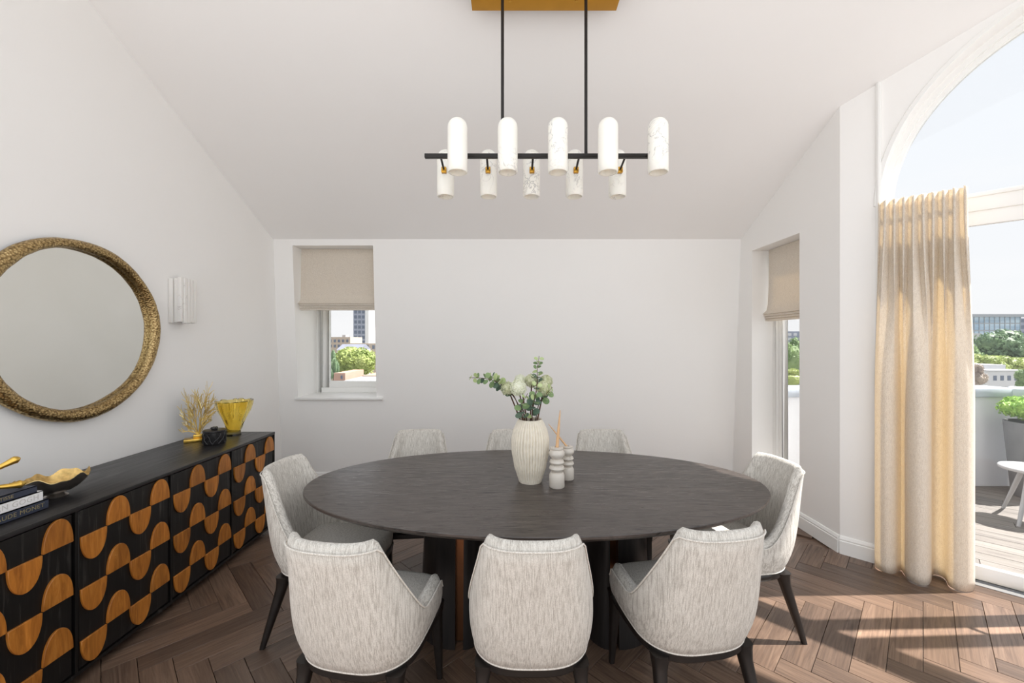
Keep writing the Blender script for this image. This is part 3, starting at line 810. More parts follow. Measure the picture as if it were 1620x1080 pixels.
for xx in (.0, .36):
    MB().tube([(xx - .01 + CB.x, .03, 3.345 + CB.z), (xx - .01 + CB.x, .03, 3.366 + CB.z)], .008, 10).build('screw', 'brass', cl, smooth=True)
def shade_mesh():
    r_ = .049; H = .268; prof = [(r_ - .009, .03), (r_ - .009, .0), (r_ - .004, -.002), (r_, .002), (r_, .05)]
    prof += [(r_, H - r_ - .02)] + [(r_ * math.cos(a), H - r_ + r_ * math.sin(a)) for a in [math.pi / 2 * k / 8 for k in range(8)]] + [(.002, H)]
    prof = [(.002, .032)] + prof
    return MB().lathe(prof, 28).mesh('shade', 'alabaster', smooth=True, angle=50)
sh = shade_mesh()
for rowi, (yy, x0, sg) in enumerate(((-.17, -.269, 1), (.17, -.383, -1))):
    for k in range(5):
        xx = x0 + .2478 * k
        o = link('shade', sh, cl, (xx + CB.x, yy, 0))
        # short arm from the bar and a brass plate on the shade
        pz = zb_ - .028 if sg < 0 else zb_ - .02
        MB().tube([(xx + CB.x - .0, 0, zb_ + CB.z), (xx + CB.x, yy * .70, pz + CB.z)], .006, 8).build('arm', 'black_metal', cl, smooth=True)
        MB().box(xx + CB.x - .014, xx + CB.x + .014, min(yy * .60, yy * .74), max(yy * .60, yy * .74), pz - .016 + CB.z, pz + .016 + CB.z).build('socket_plate', 'brass', cl, bevel=0.003)

# ================================================================== table objects
# ribbed vase
VX, VY = .098, 2.21
va = thing('ribbed_vase', 'cream ribbed ceramic vase holding flowers on the table', 'vase', (VX, VY, .75))
def vr(z_):
    t = z_ / .334
    keys = [(0, .060), (.06, .066), (.25, .085), (.5, .099), (.68, .100), (.82, .091), (.93, .074), (1.0, .062)]
    for (a, ra), (b_, rb) in zip(keys, keys[1:]):
        if a <= t <= b_:
            x = (t - a) / (b_ - a); x = x * x * (3 - 2 * x) * .35 + x * .65; return ra + (rb - ra) * x
    return .062
NRIB = 36
def rib(a, z_):
    e = min(1, max(.15, z_ / .03)) * min(1, max(.3, (.336 - z_) / .02))
    aa = a + .035 * noise.noise(Vector((math.cos(a) * 2, math.sin(a) * 2, z_ * 14)))
    return 1 + e * .10 * (abs(math.cos(aa * NRIB / 2)) ** .8 - .75)
rings = []; seg = NRIB * 8
for k in range(31):
    z_ = .334 * k / 30; r_ = vr(z_)
    rings.append([((r_ * rib(2 * math.pi * i / seg, z_)) * math.cos(2 * math.pi * i / seg), (r_ * rib(2 * math.pi * i / seg, z_)) * math.sin(2 * math.pi * i / seg), z_) for i in range(seg)])
rings[0] = [(x, y, 0) for x, y, z_ in rings[0]]
for r_, z_ in ((.056, .333), (.052, .326), (.060, .28), (.07, .20)):
    rings.append([(r_ * math.cos(2 * math.pi * i / seg), r_ * math.sin(2 * math.pi * i / seg), z_) for i in range(seg)])
MB().loft(rings).build('body', 'vase_ceramic', va, smooth=True, angle=60)
ZV = .75 + .334
def px2(x, y, d): return Vector(((x - 810) / 650 * d, d, 1.5 - (y - 540) / 650 * d))
# allium flowers
def allium(idx, c, r_, root, mat, label):
    t = thing('allium_flower', label, 'flower', root, group='round allium flowers in the ribbed vase')
    c = Vector(c) - Vector(root); rnd = random.Random(idx)
    mid = c * .5 + Vector((0, 0, .01))
    pts = [Vector((0, 0, 0)), c * .3 + Vector((0, 0, .008)), c * .65 + Vector((0, 0, .008)), c]
    MB().tube(pts, [.0042, .004, .0038, .0035], 8).build('stem', 'stem_brown', t, smooth=True)
    m2 = MB(); N = 300
    bm = bmesh.new(); bmesh.ops.create_icosphere(bm, subdivisions=3, radius=r_ * .72)
    m2.add([v.co + c for v in bm.verts], [tuple(v.index for v in f.verts) for f in bm.faces]); bm.free()
    for k in range(N):
        zz = 1 - 2 * (k + .5) / N; ph = k * 2.39996; q_ = math.sqrt(1 - zz * zz)
        d = Vector((q_ * math.cos(ph), q_ * math.sin(ph), zz)); d = (d + Vector((rnd.uniform(-.05, .05), rnd.uniform(-.05, .05), rnd.uniform(-.05, .05)))).normalized()
        a = d.orthogonal().normalized(); b_ = d.cross(a); rr = r_ * rnd.uniform(.88, 1.06); s = r_ * .095
        p = c + d * rr; base = c + d * (r_ * .83); th = rnd.uniform(0, 6)
        star = []
        for j in range(6):
            al = th + j * math.pi / 3; s2 = s * (1.25 if j % 2 else .55)
            star.append(p + (a * math.cos(al) + b_ * math.sin(al)) * s2 + d * (s * .2 if j % 2 else -s * .1))
        m2.add(star + [p - d * s * .3, base], [(0, 1, 6), (1, 2, 6), (2, 3, 6), (3, 4, 6), (4, 5, 6), (5, 0, 6), (1, 0, 7), (3, 2, 7), (5, 4, 7)])
    m2.build('flower_head', mat, t)
al = [((820, 613), 2.14, .043, 'allium', (-.012, -.012), 'pale allium ball in front, left of the bouquet centre'),
      ((803, 614), 2.19, .037, 'allium_green', (-.022, .0), 'greenish allium ball at the left of the bouquet'),
      ((841, 602), 2.26, .038, 'allium_green', (.0, .016), 'allium ball at the top middle behind the leaves'),
      ((864, 603), 2.27, .036, 'allium_green', (.02, .018), 'allium ball at the upper right back of the bouquet'),
      ((861, 614), 2.17, .040, 'allium_green', (.02, -.012), 'allium ball at the right front of the bouquet'),
      ((823, 601), 2.27, .032, 'allium', (-.006, .02), 'small allium ball peeking behind the pale front one')]
for i, (p, d, r_, mt, off, lb) in enumerate(al):
    allium(i, px2(p[0], p[1], d), r_, (VX + off[0], VY + off[1], ZV - .10), mt, lb)
# eucalyptus
def leaf_mesh(r_, mat):
    m2 = MB(); n_ = 12; top = []
    for i in range(n_):
        a = 2 * math.pi * i / n_; x = r_ * (1 + math.cos(a)) ; y = r_ * .92 * math.sin(a); z_ = .18 * r_ * (abs(math.sin(a)) ** 1.5) - .1 * r_ * (1 - math.cos(a)) * .5
        top.append((x, y, z_))
    bot = [(x, y, z_ - .0009) for x, y, z_ in top]
    m2.add(top + bot + [(r_, 0, -.06 * r_), (r_, 0, -.06 * r_ - .0009)],
           [(i, (i + 1) % n_, 2 * n_) for i in range(n_)] + [(n_ + (i + 1) % n_, n_ + i, 2 * n_ + 1) for i in range(n_)] + [((i + 1) % n_, i, n_ + i, n_ + (i + 1) % n_) for i in range(n_)])
    return m2.mesh('leaf', mat, smooth=True, angle=70)
leaves = {(k, s): leaf_mesh(s, k) for k in ('leaf_dark', 'leaf_mid', 'leaf_pale') for s in (.0125, .016, .0195)}
def branch(idx, pts, root, label, spec, seed):
    t = thing('eucalyptus_branch', label, 'plant', root, group='eucalyptus sprigs in the ribbed vase')
    rnd = random.Random(seed); R0 = Vector(root); P = [Vector(p) - R0 for p in pts]
    dense = []
    for i in range(len(P) - 1):
        p0, p1, p2, p3 = P[max(i - 1, 0)], P[i], P[i + 1], P[min(i + 2, len(P) - 1)]
        for k in range(8):
            x = k / 8; dense.append(0.5 * ((2 * p1) + (p2 - p0) * x + (2 * p0 - 5 * p1 + 4 * p2 - p3) * x * x + (3 * p1 - p0 - 3 * p2 + p3) * x ** 3))
    dense.append(P[-1]); n_ = len(dense)
    MB().tube(dense, [.003 - .0018 * i / n_ for i in range(n_)], 7).build('stem', 'stem_brown', t, smooth=True)
    start, count, sizes = spec
    for k in range(count):
        f_ = start + (1 - start) * (k + .3) / count; i = min(n_ - 2, int(f_ * (n_ - 1)))
        p = dense[i]; tg = (dense[i + 1] - dense[i]).normalized(); a = tg.orthogonal().normalized(); b_ = tg.cross(a)
        for sgn in (0, 1):
            ang = k * 1.9 + sgn * math.pi + rnd.uniform(-.4, .4)
            d = (a * math.cos(ang) + b_ * math.sin(ang)) + tg * rnd.uniform(-.1, .5); d.normalize()
            nrm_ = (tg * .8 + Vector((rnd.uniform(-.7, .7), -.9 + rnd.uniform(-.5, .5), rnd.uniform(-.2, .9)))).normalized()
            y_ = nrm_.cross(d).normalized(); z_ = d.cross(y_).normalized()
            frac = (f_ - start) / (1 - start + 1e-6)
            mt = 'leaf_dark' if frac < .45 else ('leaf_mid' if frac < .8 else 'leaf_pale')
            if rnd.random() < .28: mt = rnd.choice(('leaf_mid', 'leaf_pale', 'leaf_dark'))
            s = sizes[2] if frac < .55 else (sizes[1] if frac < .85 else sizes[0])
            o = link('leaf', leaves[(mt, s)], t)
            M = Matrix((d, y_, z_)).transposed().to_4x4(); M.translation = p + d * .004
            o.matrix_local = M
SZ = (.0125, .016, .0195)
rt = lambda dx, dy: (VX + dx, VY + dy, ZV - .08)
branch(0, [rt(-.02, -.005), px2(820, 640, 2.20), px2(800, 614, 2.20), px2(775, 600, 2.17), px2(742, 597, 2.14)], rt(-.02, -.005), 'long eucalyptus sprig sweeping out to the left', (.42, 13, SZ), 3)
branch(1, [rt(.0, .012), px2(844, 640, 2.23), px2(850, 610, 2.24), px2(850, 585, 2.24), px2(853, 563, 2.23)], rt(.0, .012), 'upright eucalyptus sprig rising above the bouquet', (.50, 9, (.0125, .0125, .016)), 5)
branch(2, [rt(.012, -.015), px2(842, 648, 2.15), px2(846, 630, 2.12), px2(850, 604, 2.12)], rt(.012, -.015), 'short leafy sprig in the middle front of the bouquet', (.25, 9, SZ), 8)
branch(3, [rt(.018, .0), px2(852, 640, 2.18), px2(862, 626, 2.15), px2(874, 612, 2.15)], rt(.018, .0), 'short leafy sprig at the right of the bouquet', (.45, 6, SZ), 11)
branch(4, [rt(-.010, -.02), px2(826, 655, 2.15), px2(826, 640, 2.12), px2(835, 622, 2.11)], rt(-.010, -.02), 'low leafy sprig just above the vase mouth', (.1, 6, SZ), 15)
branch(5, [rt(-.02, .012), px2(815, 630, 2.25), px2(795, 608, 2.27), px2(770, 592, 2.27)], rt(-.02, .012), 'second eucalyptus sprig leaning left behind the long one', (.5, 8, (.0125, .016, .016)), 19)

# candle holders and candles
def holder(x, y, label, s=1.0):
    t = thing('candle_holder', label, 'candle holder', (x, y, .75), group='stone candle holders beside the vase')
    pr = [(.038, 0), (.040, .003), (.040, .060), (.034, .074), (.026, .078), (.034, .086), (.040, .096), (.036, .108), (.026, .113), (.033, .119), (.0385, .128), (.034, .139), (.024, .144), (.030, .152), (.040, .164), (.041, .176), (.034, .190), (.028, .194), (.034, .198), (.034, .203), (.028, .205), (.012, .205), (.012, .19)]
    MB().lathe([(r_ * s, z_ * s) for r_, z_ in pr], 32).build('body', 'marble', t, smooth=True, angle=35)
holder(.232, 2.125, 'marble bubble candle holder in front, holding the upright candle')
holder(.303, 2.245, 'smaller marble bubble candle holder behind, holding the leaning candle', .88)
def candle(p, q_, label, r0=.0085):
    p, q_ = Vector(p), Vector(q_); t = thing('taper_candle', label, 'candle', p); d = q_ - p
    MB().tube([d * k for k in (0, .2, .5, .8, .97, 1)], [r0, r0 * .98, r0 * .8, r0 * .52, r0 * .3, r0 * .12], 10).build('wax', 'candle_wax', t, smooth=True)
    MB().tube([d * .995, d * 1.03], .0009, 5).build('wick', 'paper', t)
candle((.232, 2.125, .942), (.249, 2.125, 1.146), 'tall slim upright tan taper candle in the front holder')
candle((.303, 2.245, .922), (.198, 2.235, 1.052), 'thin tan taper candle leaning left from the rear holder', .0055)

# ================================================================== sideboard objects
ZS = .782
# books
def book(y0, y1, x0, x1, z0, z1, cover, label, txt, foil, size, ty):
    t = thing('book', label, 'book', (x0, y0, z0), group='art books stacked on the sideboard')
    def bx(a, b_, c_, d, e, f_): return MB().box(a - x0, b_ - x0, c_ - y0, d - y0, e - z0, f_ - z0)
    m2 = bx(x0, x1, y0, y1, z0, z0 + .003); m2.v += []; 
    for q_ in (bx(x0, x1, y0, y1, z1 - .003, z1), bx(x1 - .003, x1, y0, y1, z0, z1)): m2.add(q_.v, q_.f)
    m2.build('cover', cover, t)
    bx(x0 + .004, x1 - .003, y0 + .004, y1 - .004, z0 + .003, z1 - .003).build('pages', 'paper', t)
    for s, yy, h in txt:
        cu = bpy.data.curves.new('lettering', 'FONT'); cu.body = s; cu.size = h; cu.extrude = .0003; cu.align_y = 'CENTER'; cu.space_character = 1.08
        tmp = bpy.data.objects.new('tmp', cu); COL.objects.link(tmp)
        dg = bpy.context.evaluated_depsgraph_get(); me = bpy.data.meshes.new_from_object(tmp.evaluated_get(dg)); bpy.data.objects.remove(tmp)
        me.name = 'lettering'; me.materials.clear(); me.materials.append(MATS[foil])
        wd = max(v.co.x for v in me.vertices)
        o = link('lettering', me, t); o.matrix_local = Matrix(((0, 0, 1, x1 - x0 + .0005), (1, 0, 0, yy - wd - y0), (0, 1, 0, (z1 - z0) / 2), (0, 0, 0, 1)))
bx1 = -2.0
book(1.36, 1.773, bx1 - .27, bx1, ZS, ZS + .041, 'book_navy', 'navy art book at the bottom of the sideboard stack', [('CLAUDE MONET', 1.757, .0245)], 'foil', .03, 0)
book(1.36, 1.752, bx1 - .27, bx1, ZS + .041, ZS + .083, 'book_white', 'white art book in the middle of the sideboard stack', [('VAN GOGH', 1.735, .030)], 'foil_grey', .03, 0)
book(1.36, 1.730, bx1 - .27, bx1, ZS + .083, ZS + .112, 'book_navy', 'dark art book on top of the sideboard stack', [('MATISSE', 1.648, .019)], 'foil', .02, 0)
# gold branch sculpture on the books
ZB2 = ZS + .112
def limb(mb, pts, rads, seg=12):
    P = [Vector(p) for p in pts]; dense = []; rd = []
    for i in range(len(P) - 1):
        p0, p1, p2, p3 = P[max(i - 1, 0)], P[i], P[i + 1], P[min(i + 2, len(P) - 1)]
        for k in range(6):
            x = k / 6; dense.append(0.5 * ((2 * p1) + (p2 - p0) * x + (2 * p0 - 5 * p1 + 4 * p2 - p3) * x * x + (3 * p1 - p0 - 3 * p2 + p3) * x ** 3)); rd.append(rads[i] + (rads[i + 1] - rads[i]) * x)
    dense.append(P[-1]); rd.append(rads[-1]); mb.tube(dense, rd, seg)
gs = thing('gold_sculpture', 'gold organic branch ornament with drop shaped ends lying on the books', 'ornament', (-2.10, 1.58, ZB2))
m2 = MB()
limb(m2, [(.0, -.06, .045), (.01, -.01, .060), (.02, .05, .085), (.035, .095, .105), (.042, .122, .116), (.043, .137, .119)], [.012, .010, .0085, .011, .016, .004])
limb(m2, [(.0, -.06, .045), (.02, .0, .033), (.045, .06, .024), (.060, .095, .0185), (.066, .118, .017), (.070, .136, .019)], [.012, .010, .0085, .011, .0165, .004])
limb(m2, [(.0, -.06, .045), (-.04, -.10, .05), (-.06, -.15, .02), (-.06, -.165, .016), (-.06, -.175, .016)], [.012, .010, .010, .016, .004])
limb(m2, [(.0, -.06, .045), (.02, -.12, .05), (.03, -.17, .024), (.03, -.185, .016), (.03, -.195, .016)], [.012, .010, .010, .016, .004])
m2.build('body', 'gold', gs, smooth=True, angle=80)
# leaf bowl
bo = thing('leaf_bowl', 'wavy edged metal leaf bowl, gold inside and dark silver outside', 'bowl', (-2.115, 1.905, ZS))
def bowlpt(a, k, off=0):
    # a angle; long axis along y; k 0 centre..1 rim
    rx = .098 + .006 * math.sin(5 * a); ry = .128
    c_, s_ = math.cos(a), math.sin(a)
    tail = max(0, -s_) ** 10
    ex = rx * c_ * (1 - .25 * max(0, -s_) ** 2); ey = ry * s_ - .045 * tail
    wav = .010 * math.sin(6 * a + 1) + .006 * math.sin(11 * a)
    z_ = .022 + (.070 + wav + .034 * tail) * k ** 2.1
    kk = k ** .8
    return Vector((ex * kk * (1 + .02 * math.sin(9 * a)), ey * kk, z_ + off))
N = 72
outer = [[bowlpt(2 * math.pi * i / N, k) for i in range(N)] for k in (.02, .2, .4, .6, .8, .92, 1.0)]
MB().loft([[p - Vector((0, 0, .007 * (1 - .6 * k_))) for p in r_] for r_, k_ in zip(outer, (.02, .2, .4, .6, .8, .92, 1.0))], True, False).build('shell', 'slate_metal', bo, smooth=True, angle=80)
MB().loft(outer, True, False).build('lining', 'bowl_gold', bo, smooth=True, angle=80)
MB().loft([outer[-1], [p - Vector((0, 0, .0028)) for p in outer[-1]]], True, False).build('rim', 'pale_gold', bo)
MB().lathe([(.040, 0), (.042, .004), (.030, .012), (.024, .018)], 28).build('foot', 'slate_metal', bo, smooth=True)
# coral sculpture
co = thing('coral_sculpture', 'branching gold coral ornament on a small gold base', 'ornament', (-2.285, 2.965, ZS), R(35))
MB().box(-.065, .055, -.045, .045, 0, .022).build('base', 'gold', co, bevel=0.002)
MB().box(-.012, .048, -.02, .02, .022, .048).build('plinth', 'gold', co, bevel=0.003)
m2 = MB(); rnd = random.Random(4)
def twig(p, ang, ln, r_, depth, tilt):
    pts = [p]; a = ang; q_ = p
    for k in range(4):
        a += rnd.uniform(-.18, .18); q_ = q_ + Vector((math.sin(a) * ln / 4, tilt * ln / 4 + rnd.uniform(-.004, .004), math.cos(a) * ln / 4)); pts.append(q_)
        if depth > 0 and k in (1, 2, 3):
            for sg in ((-1, 1) if k == 3 else (rnd.choice((-1, 1)),)):
                na = a + sg * rnd.uniform(.35, .75); na = max(-1.5, min(1.5, na))
                twig(q_, na * .85, ln * rnd.uniform(.5, .72), r_ * .78, depth - 1, rnd.uniform(-.2, .2))
    m2.tube(pts, [r_, r_ * .97, r_ * .95, r_ * .92, r_ * .75], 6)
for a, ln in ((-.95, .14), (-.75, .18), (-.55, .22), (-.38, .24), (-.2, .27), (-.04, .28), (.12, .28), (.28, .26), (.45, .23), (.65, .19), (.9, .14)):
    twig(Vector((.018, 0, .045)), a, ln, .0068, 2, rnd.uniform(-.1, .1))
top = max(v[2] for v in m2.v); wx = max(abs(v[0] - .018) for v in m2.v)
m2.v = [((v[0] - .018) * 0.135 / wx + .018, v[1], .045 + (v[2] - .045) * (.435 - .045) / (top - .045)) for v in m2.v]
m2.build('coral', 'pale_gold', co, smooth=True)
# patterned box
bxo = thing('lidded_box', 'small round black lidded box with carved lattice pattern', 'box', (-2.10, 2.90, ZS))
MB().lathe([(.064, 0), (.066, .003), (.066, .082), (.063, .085)], 40).build('body', 'black_lacquer', bxo, smooth=True, angle=40)
m3 = MB()
for k in range(12):
    for sg in (-1, 1):
        a0 = 2 * math.pi * k / 12; pts = []
        for j in range(7):
            a = a0 + sg * (2 * math.pi / 12) * 1.3 * j / 6 + .08 * math.sin(j + k); pts.append((.067 * math.cos(a), .067 * math.sin(a), .006 + .07 * j / 6))
        m3.tube(pts, .0032, 6)
m3.build('lattice', 'black_lacquer', bxo, smooth=True)
li = MB().lathe([(.062, .085), (.070, .087), (.070, .093), (.066, .097), (.02, .099), (.002, .099)], 40).build('lid', 'black_lacquer', bxo, smooth=True, angle=40)
kb = MB()
for k in range(5):
    a = 2 * math.pi * k / 5; kb.lathe([(.002, .098), (.009, .102), (.011, .108), (.008, .115), (.001, .117)], 10, .013 * math.cos(a), .013 * math.sin(a))
kb.build('knob', 'black_lacquer', li, smooth=True)
# amber glass vase
am = thing('amber_vase', 'flared amber glass vase with thick dripping ridges', 'vase', (-2.13, 3.145, ZS))
keys = [(0, .050), (.03, .046), (.08, .054), (.14, .077), (.19, .100), (.23, .111), (.262, .116)]
def avr(z_):
    for (a, ra), (b_, rb) in zip(keys, keys[1:]):
        if a <= z_ <= b_: return ra + (rb - ra) * (z_ - a) / (b_ - a)
    return keys[-1][1]
seg = 96; drips = [(rnd.uniform(0, 6.28), rnd.uniform(.03, .19), rnd.uniform(.10, .2)) for _ in range(16)]
def dripf(a, z_):
    v = 0
    for a0, z0, wd in drips:
        d = abs((a - a0 + math.pi) % (2 * math.pi) - math.pi)
        if z_ > z0: v = max(v, math.exp(-(d / wd) ** 4) * smooth01((z_ - z0) / .02))
    return 1 + .13 * v
rings = []
for k in range(33):
    z_ = .262 * k / 32; rings.append([(avr(z_) * dripf(2 * math.pi * i / seg, z_) * math.cos(2 * math.pi * i / seg), avr(z_) * dripf(2 * math.pi * i / seg, z_) * math.sin(2 * math.pi * i / seg), z_ + (.004 * (dripf(2 * math.pi * i / seg, .25) - 1) / .085 if k == 32 else 0)) for i in range(seg)])
for z_ in (.262, .2, .12, .06, .03):
    r_ = avr(z_) - .007; rings.append([(r_ * math.cos(2 * math.pi * i / seg), r_ * math.sin(2 * math.pi * i / seg), z_) for i in range(seg)])
MB().loft(rings).build('glass_body', 'amber_glass', am, smooth=True, angle=50)

# ================================================================== terrace
ZD = -0.10
tf = MB().prism([(2.62, 3.1), (2.62, 4.56), (5.6, 4.56), (7.9, 2.2), (7.9, -1.0), (4.6, -1.0), (4.6, 1.0)], ZD - .25, ZD - .03).build('floor_terrace', 'concrete_far')
struct(tf, 'grey timber decking of the roof terrace outside', 'floor')
deck_len = {}
nb0 = .285; bwid = .143
for k in range(22):
    n0 = nb0 + k * bwid; n1 = n0 + bwid - .006
    # split in two boards end to end at staggered joints
    for (s0, s1) in ((-3.4, -.35 + .55 * ((k * 7) % 5 - 2) / 2), (-.35 + .55 * ((k * 7) % 5 - 2) / 2 + .004, 2.6)):
        poly = [tuple(dp(s, nn, 0))[:2] for s, nn in ((s0, n0), (s1, n0), (s1, n1), (s0, n1))]
        poly = clip(poly, 0, 1, 4.55)
        if len(poly) > 2: poly = clip(poly, -1, 0, -2.63)
        if len(poly) > 2: poly = clip(poly, 1, 1, 10.06)
        if len(poly) > 2 and area(poly) > .01:
            cx = sum(p[0] for p in poly) / len(poly); cy = sum(p[1] for p in poly) / len(poly)
            c_, s_ = math.cos(R(45)), math.sin(R(45))
            loc = [((x - cx) * c_ - (y - cy) * s_, (x - cx) * s_ + (y - cy) * c_) for x, y in poly]
            link('deck_board', MB().prism(loc, -.028, 0).mesh('deck_board', 'deck_grey'), tf, (cx, cy, ZD), R(-45))
pp = MB(); 
pp.box(2.62, 5.5, 4.56, 4.76, ZD - .25, .885)
A = Vector((5.5, 4.56, 0)); pe = De
pp.obox(A + Vector((0, 0, ZD - .25)), De * 3.2, Dn * .2, Vector((0, 0, .885 - ZD + .25)))
struct(pp.build('wall_parapet', 'render_white'), 'white rendered parapet wall around the roof terrace', 'wall')
cp = thing('coping', 'grey stone coping slabs along the top of the terrace parapet', 'coping', (2.62, 4.56, .885)); cp['kind'] = 'structure'
cpb = -Vector(cp.location)
for k in range(5):
    x0 = 2.62 + k * .58; x1 = min(x0 + .575, 5.52)
    MB().box(x0 + cpb.x, x1 + cpb.x, 4.50 + cpb.y, 4.82 + cpb.y, 0, .105).build('coping_slab', 'stone_coping', cp, bevel=0.025)
for k in range(4):
    MB().obox(A + De * (.02 + k * .8) - Dn * .06 + Vector((0, 0, .885)) + cpb, De * .79, Dn * .32, Vector((0, 0, .105))).build('coping_slab', 'stone_coping', cp, bevel=0.025)
# planter with box ball
PX, PY = 5.37, 4.22
pl = thing('planter', 'tall tapered grey planter on the terrace decking', 'planter', (PX, PY, ZD))
MB().lathe([(.155, 0), (.16, .01), (.215, .76), (.215, .77), (.198, .77), (.19, .72), (.002, .715)], 36).build('pot', 'planter_grey', pl, smooth=True, angle=40)
MB().lathe([(.19, .715), (.12, .735), (.002, .74)], 24).build('soil', 'soil', pl, smooth=True)
bs = thing('box_shrub', 'clipped round bright green shrub in the grey planter', 'shrub', (PX, PY, ZD + .74))
def leaf_cloud(name, mat, parent, c, rad, n_, size, seed, lumps=0, core=None):
    rnd = random.Random(seed); m2 = MB(); c = Vector(c)
    L_s = [(c, rad)]
    if lumps:
        L_s = []
        for k in range(lumps):
            zz = rnd.uniform(-.75, 1); ph = rnd.uniform(0, 6.28); q_ = math.sqrt(max(0, 1 - zz * zz)); rr = rnd.uniform(.35, .75)
            L_s.append((c + Vector((q_ * math.cos(ph) * rad[0] * rr, q_ * math.sin(ph) * rad[1] * rr, zz * rad[2] * rr)), tuple(r_ * rnd.uniform(.32, .5) for r_ in rad)))
        L_s.append((c, tuple(r_ * .72 for r_ in rad)))
    for k in range(n_):
        cc, rr = L_s[k % len(L_s)]
        d = Vector((rnd.gauss(0, 1), rnd.gauss(0, 1), rnd.gauss(0, 1))).normalized(); f_ = rnd.uniform(.82, 1.04)
        p = cc + Vector((d.x * rr[0], d.y * rr[1], d.z * rr[2])) * f_
        nv = (d + Vector((rnd.gauss(0, .5), rnd.gauss(0, .5), rnd.gauss(0, .5)))).normalized(); a = nv.orthogonal().normalized(); b_ = nv.cross(a); th = rnd.uniform(0, 6.28)
        u = (a * math.cos(th) + b_ * math.sin(th)) * size * rnd.uniform(.7, 1.3); v = nv.cross(u).normalized() * size * .6
        m2.add([p - u, p - v + nv * size * .15, p + u, p + v + nv * size * .15], [(0, 1, 2, 3)])
    for cc, rr in L_s:     # solid hearts of each lump
        bm = bmesh.new(); bmesh.ops.create_icosphere(bm, subdivisions=2, radius=1)
        m2.add([Vector((v.co.x * rr[0] * .84, v.co.y * rr[1] * .84, v.co.z * rr[2] * .84)) + cc for v in bm.verts], [tuple(v.index for v in f_.verts) for f_ in bm.faces]); bm.free()
    return m2.build(name, mat, parent)
leaf_cloud('foliage', 'box_leaf', bs, (0, 0, .16), (.235, .235, .20), 2600, .018, 2, 9)
MB().tube([(0, 0, -.01), (0, 0, .12)], .015, 8).build('stem', 'trunk', bs)
# stool
st = thing('garden_stool', 'small round pale three legged stool table on the decking', 'stool', (4.66, 3.66, ZD))
MB().lathe([(.19, .445), (.215, .448), (.22, .455), (.22, .468), (.214, .474), (.002, .475)], 40).build('top', 'stool_white', st, smooth=True, angle=40)
for a in (200, 320, 80):
    a = R(a); c_, s_ = math.cos(a), math.sin(a)
    rr = [[(c_ * r_ + hw * math.cos(b_), s_ * r_ + hw * .7 * math.sin(b_), z_) for b_ in [2 * math.pi * i / 10 for i in range(10)]] for z_, r_, hw in ((.446, .10, .026), (.2, .20, .021), (0, .285, .015))]
    MB().loft(rr).build('leg', 'stool_white', st, smooth=True, angle=60)

# ================================================================== the view beyond
struct(MB().prism([(-400, 6), (500, 6), (500, 620), (-400, 620)], -14.2, -14).build('ground', 'ground_far'), 'green and grey city ground far below the terrace', 'ground')
def at(px, py, Y): return Vector(((px - 810) / 650 * Y, Y, 1.5 - (py - 540) / 650 * Y))
def tree(label, px, py, Y, rpx, rpy, mat, seed, n_=3200, group='trees in the view outside'):
    c = at(px, py, Y); rx, rz = rpx * Y / 650, rpy * Y / 650
    t = thing('tree', label, 'tree', (c.x, c.y, -14), group=group)
    leaf_cloud('crown', mat, t, (0, 0, c.z + 14), (rx * 1.18, rx * .9, rz * 1.15), n_, rx * .075, seed, 16)
    MB().tube([(0, 0, 0), (.1, 0, (c.z + 14) * .5), (0, 0, c.z + 14)], [rx * .09, rx * .07, rx * .05], 8).build('trunk', 'trunk', t, smooth=True)
tree('big rounded dark green tree before the glass building', 1580, 557, 66, 44, 30, 'foliage_dark', 1)
tree('lime green tree just right of the curtain', 1553, 579, 50, 26, 16, 'foliage_lime', 2)
tree('lime green tree above the small white house', 1603, 577, 56, 24, 14, 'foliage_lime', 3)
tree('mauve brown tree beside the curtain above the coping', 1543, 598, 36, 14, 22, 'foliage_mauve', 4)
tree('dark tree at the right edge behind the round one', 1622, 548, 72, 16, 18, 'foliage_dark', 5)
tree('low green tree at the right edge beside the white house', 1622, 599, 36, 12, 16, 'foliage_mid', 6)
tree('light green tree hugging the curtain under the big tree', 1535, 560, 58, 15, 18, 'foliage_mid', 12)
tree('bright yellow green tree filling the dormer window', 556, 576, 40, 36, 27, 'foliage_lime', 7, 4200)
tree('darker green tree at the left of the dormer window', 527, 580, 38, 9, 24, 'foliage_dark', 8)
tree('green tree seen through the tall side window', 1254, 566, 52, 22, 30, 'foliage_mid', 9)
tree('lighter low tree below the one in the tall window', 1252, 600, 40, 22, 14, 'foliage_lime', 10)
def bbox_px(x0, x1, y0, Y, dep, zb=-14):
    a, b_ = at(x0, y0, Y), at(x1, y0, Y); return a.x, b_.x, Y, Y + dep, zb, a.z
def building(name, label, x0, x1, y0, Y, dep, mat):
    X0, X1, Y0, Y1, Z0, Z1 = bbox_px(x0, x1, y0, Y, dep)
    t = thing(name, label, 'building', (X0, Y0, Z0)); MB().box(0, X1 - X0, 0, dep, 0, Z1 - Z0).build('wall', mat, t)
    return t, X1 - X0, dep, Z1 - Z0
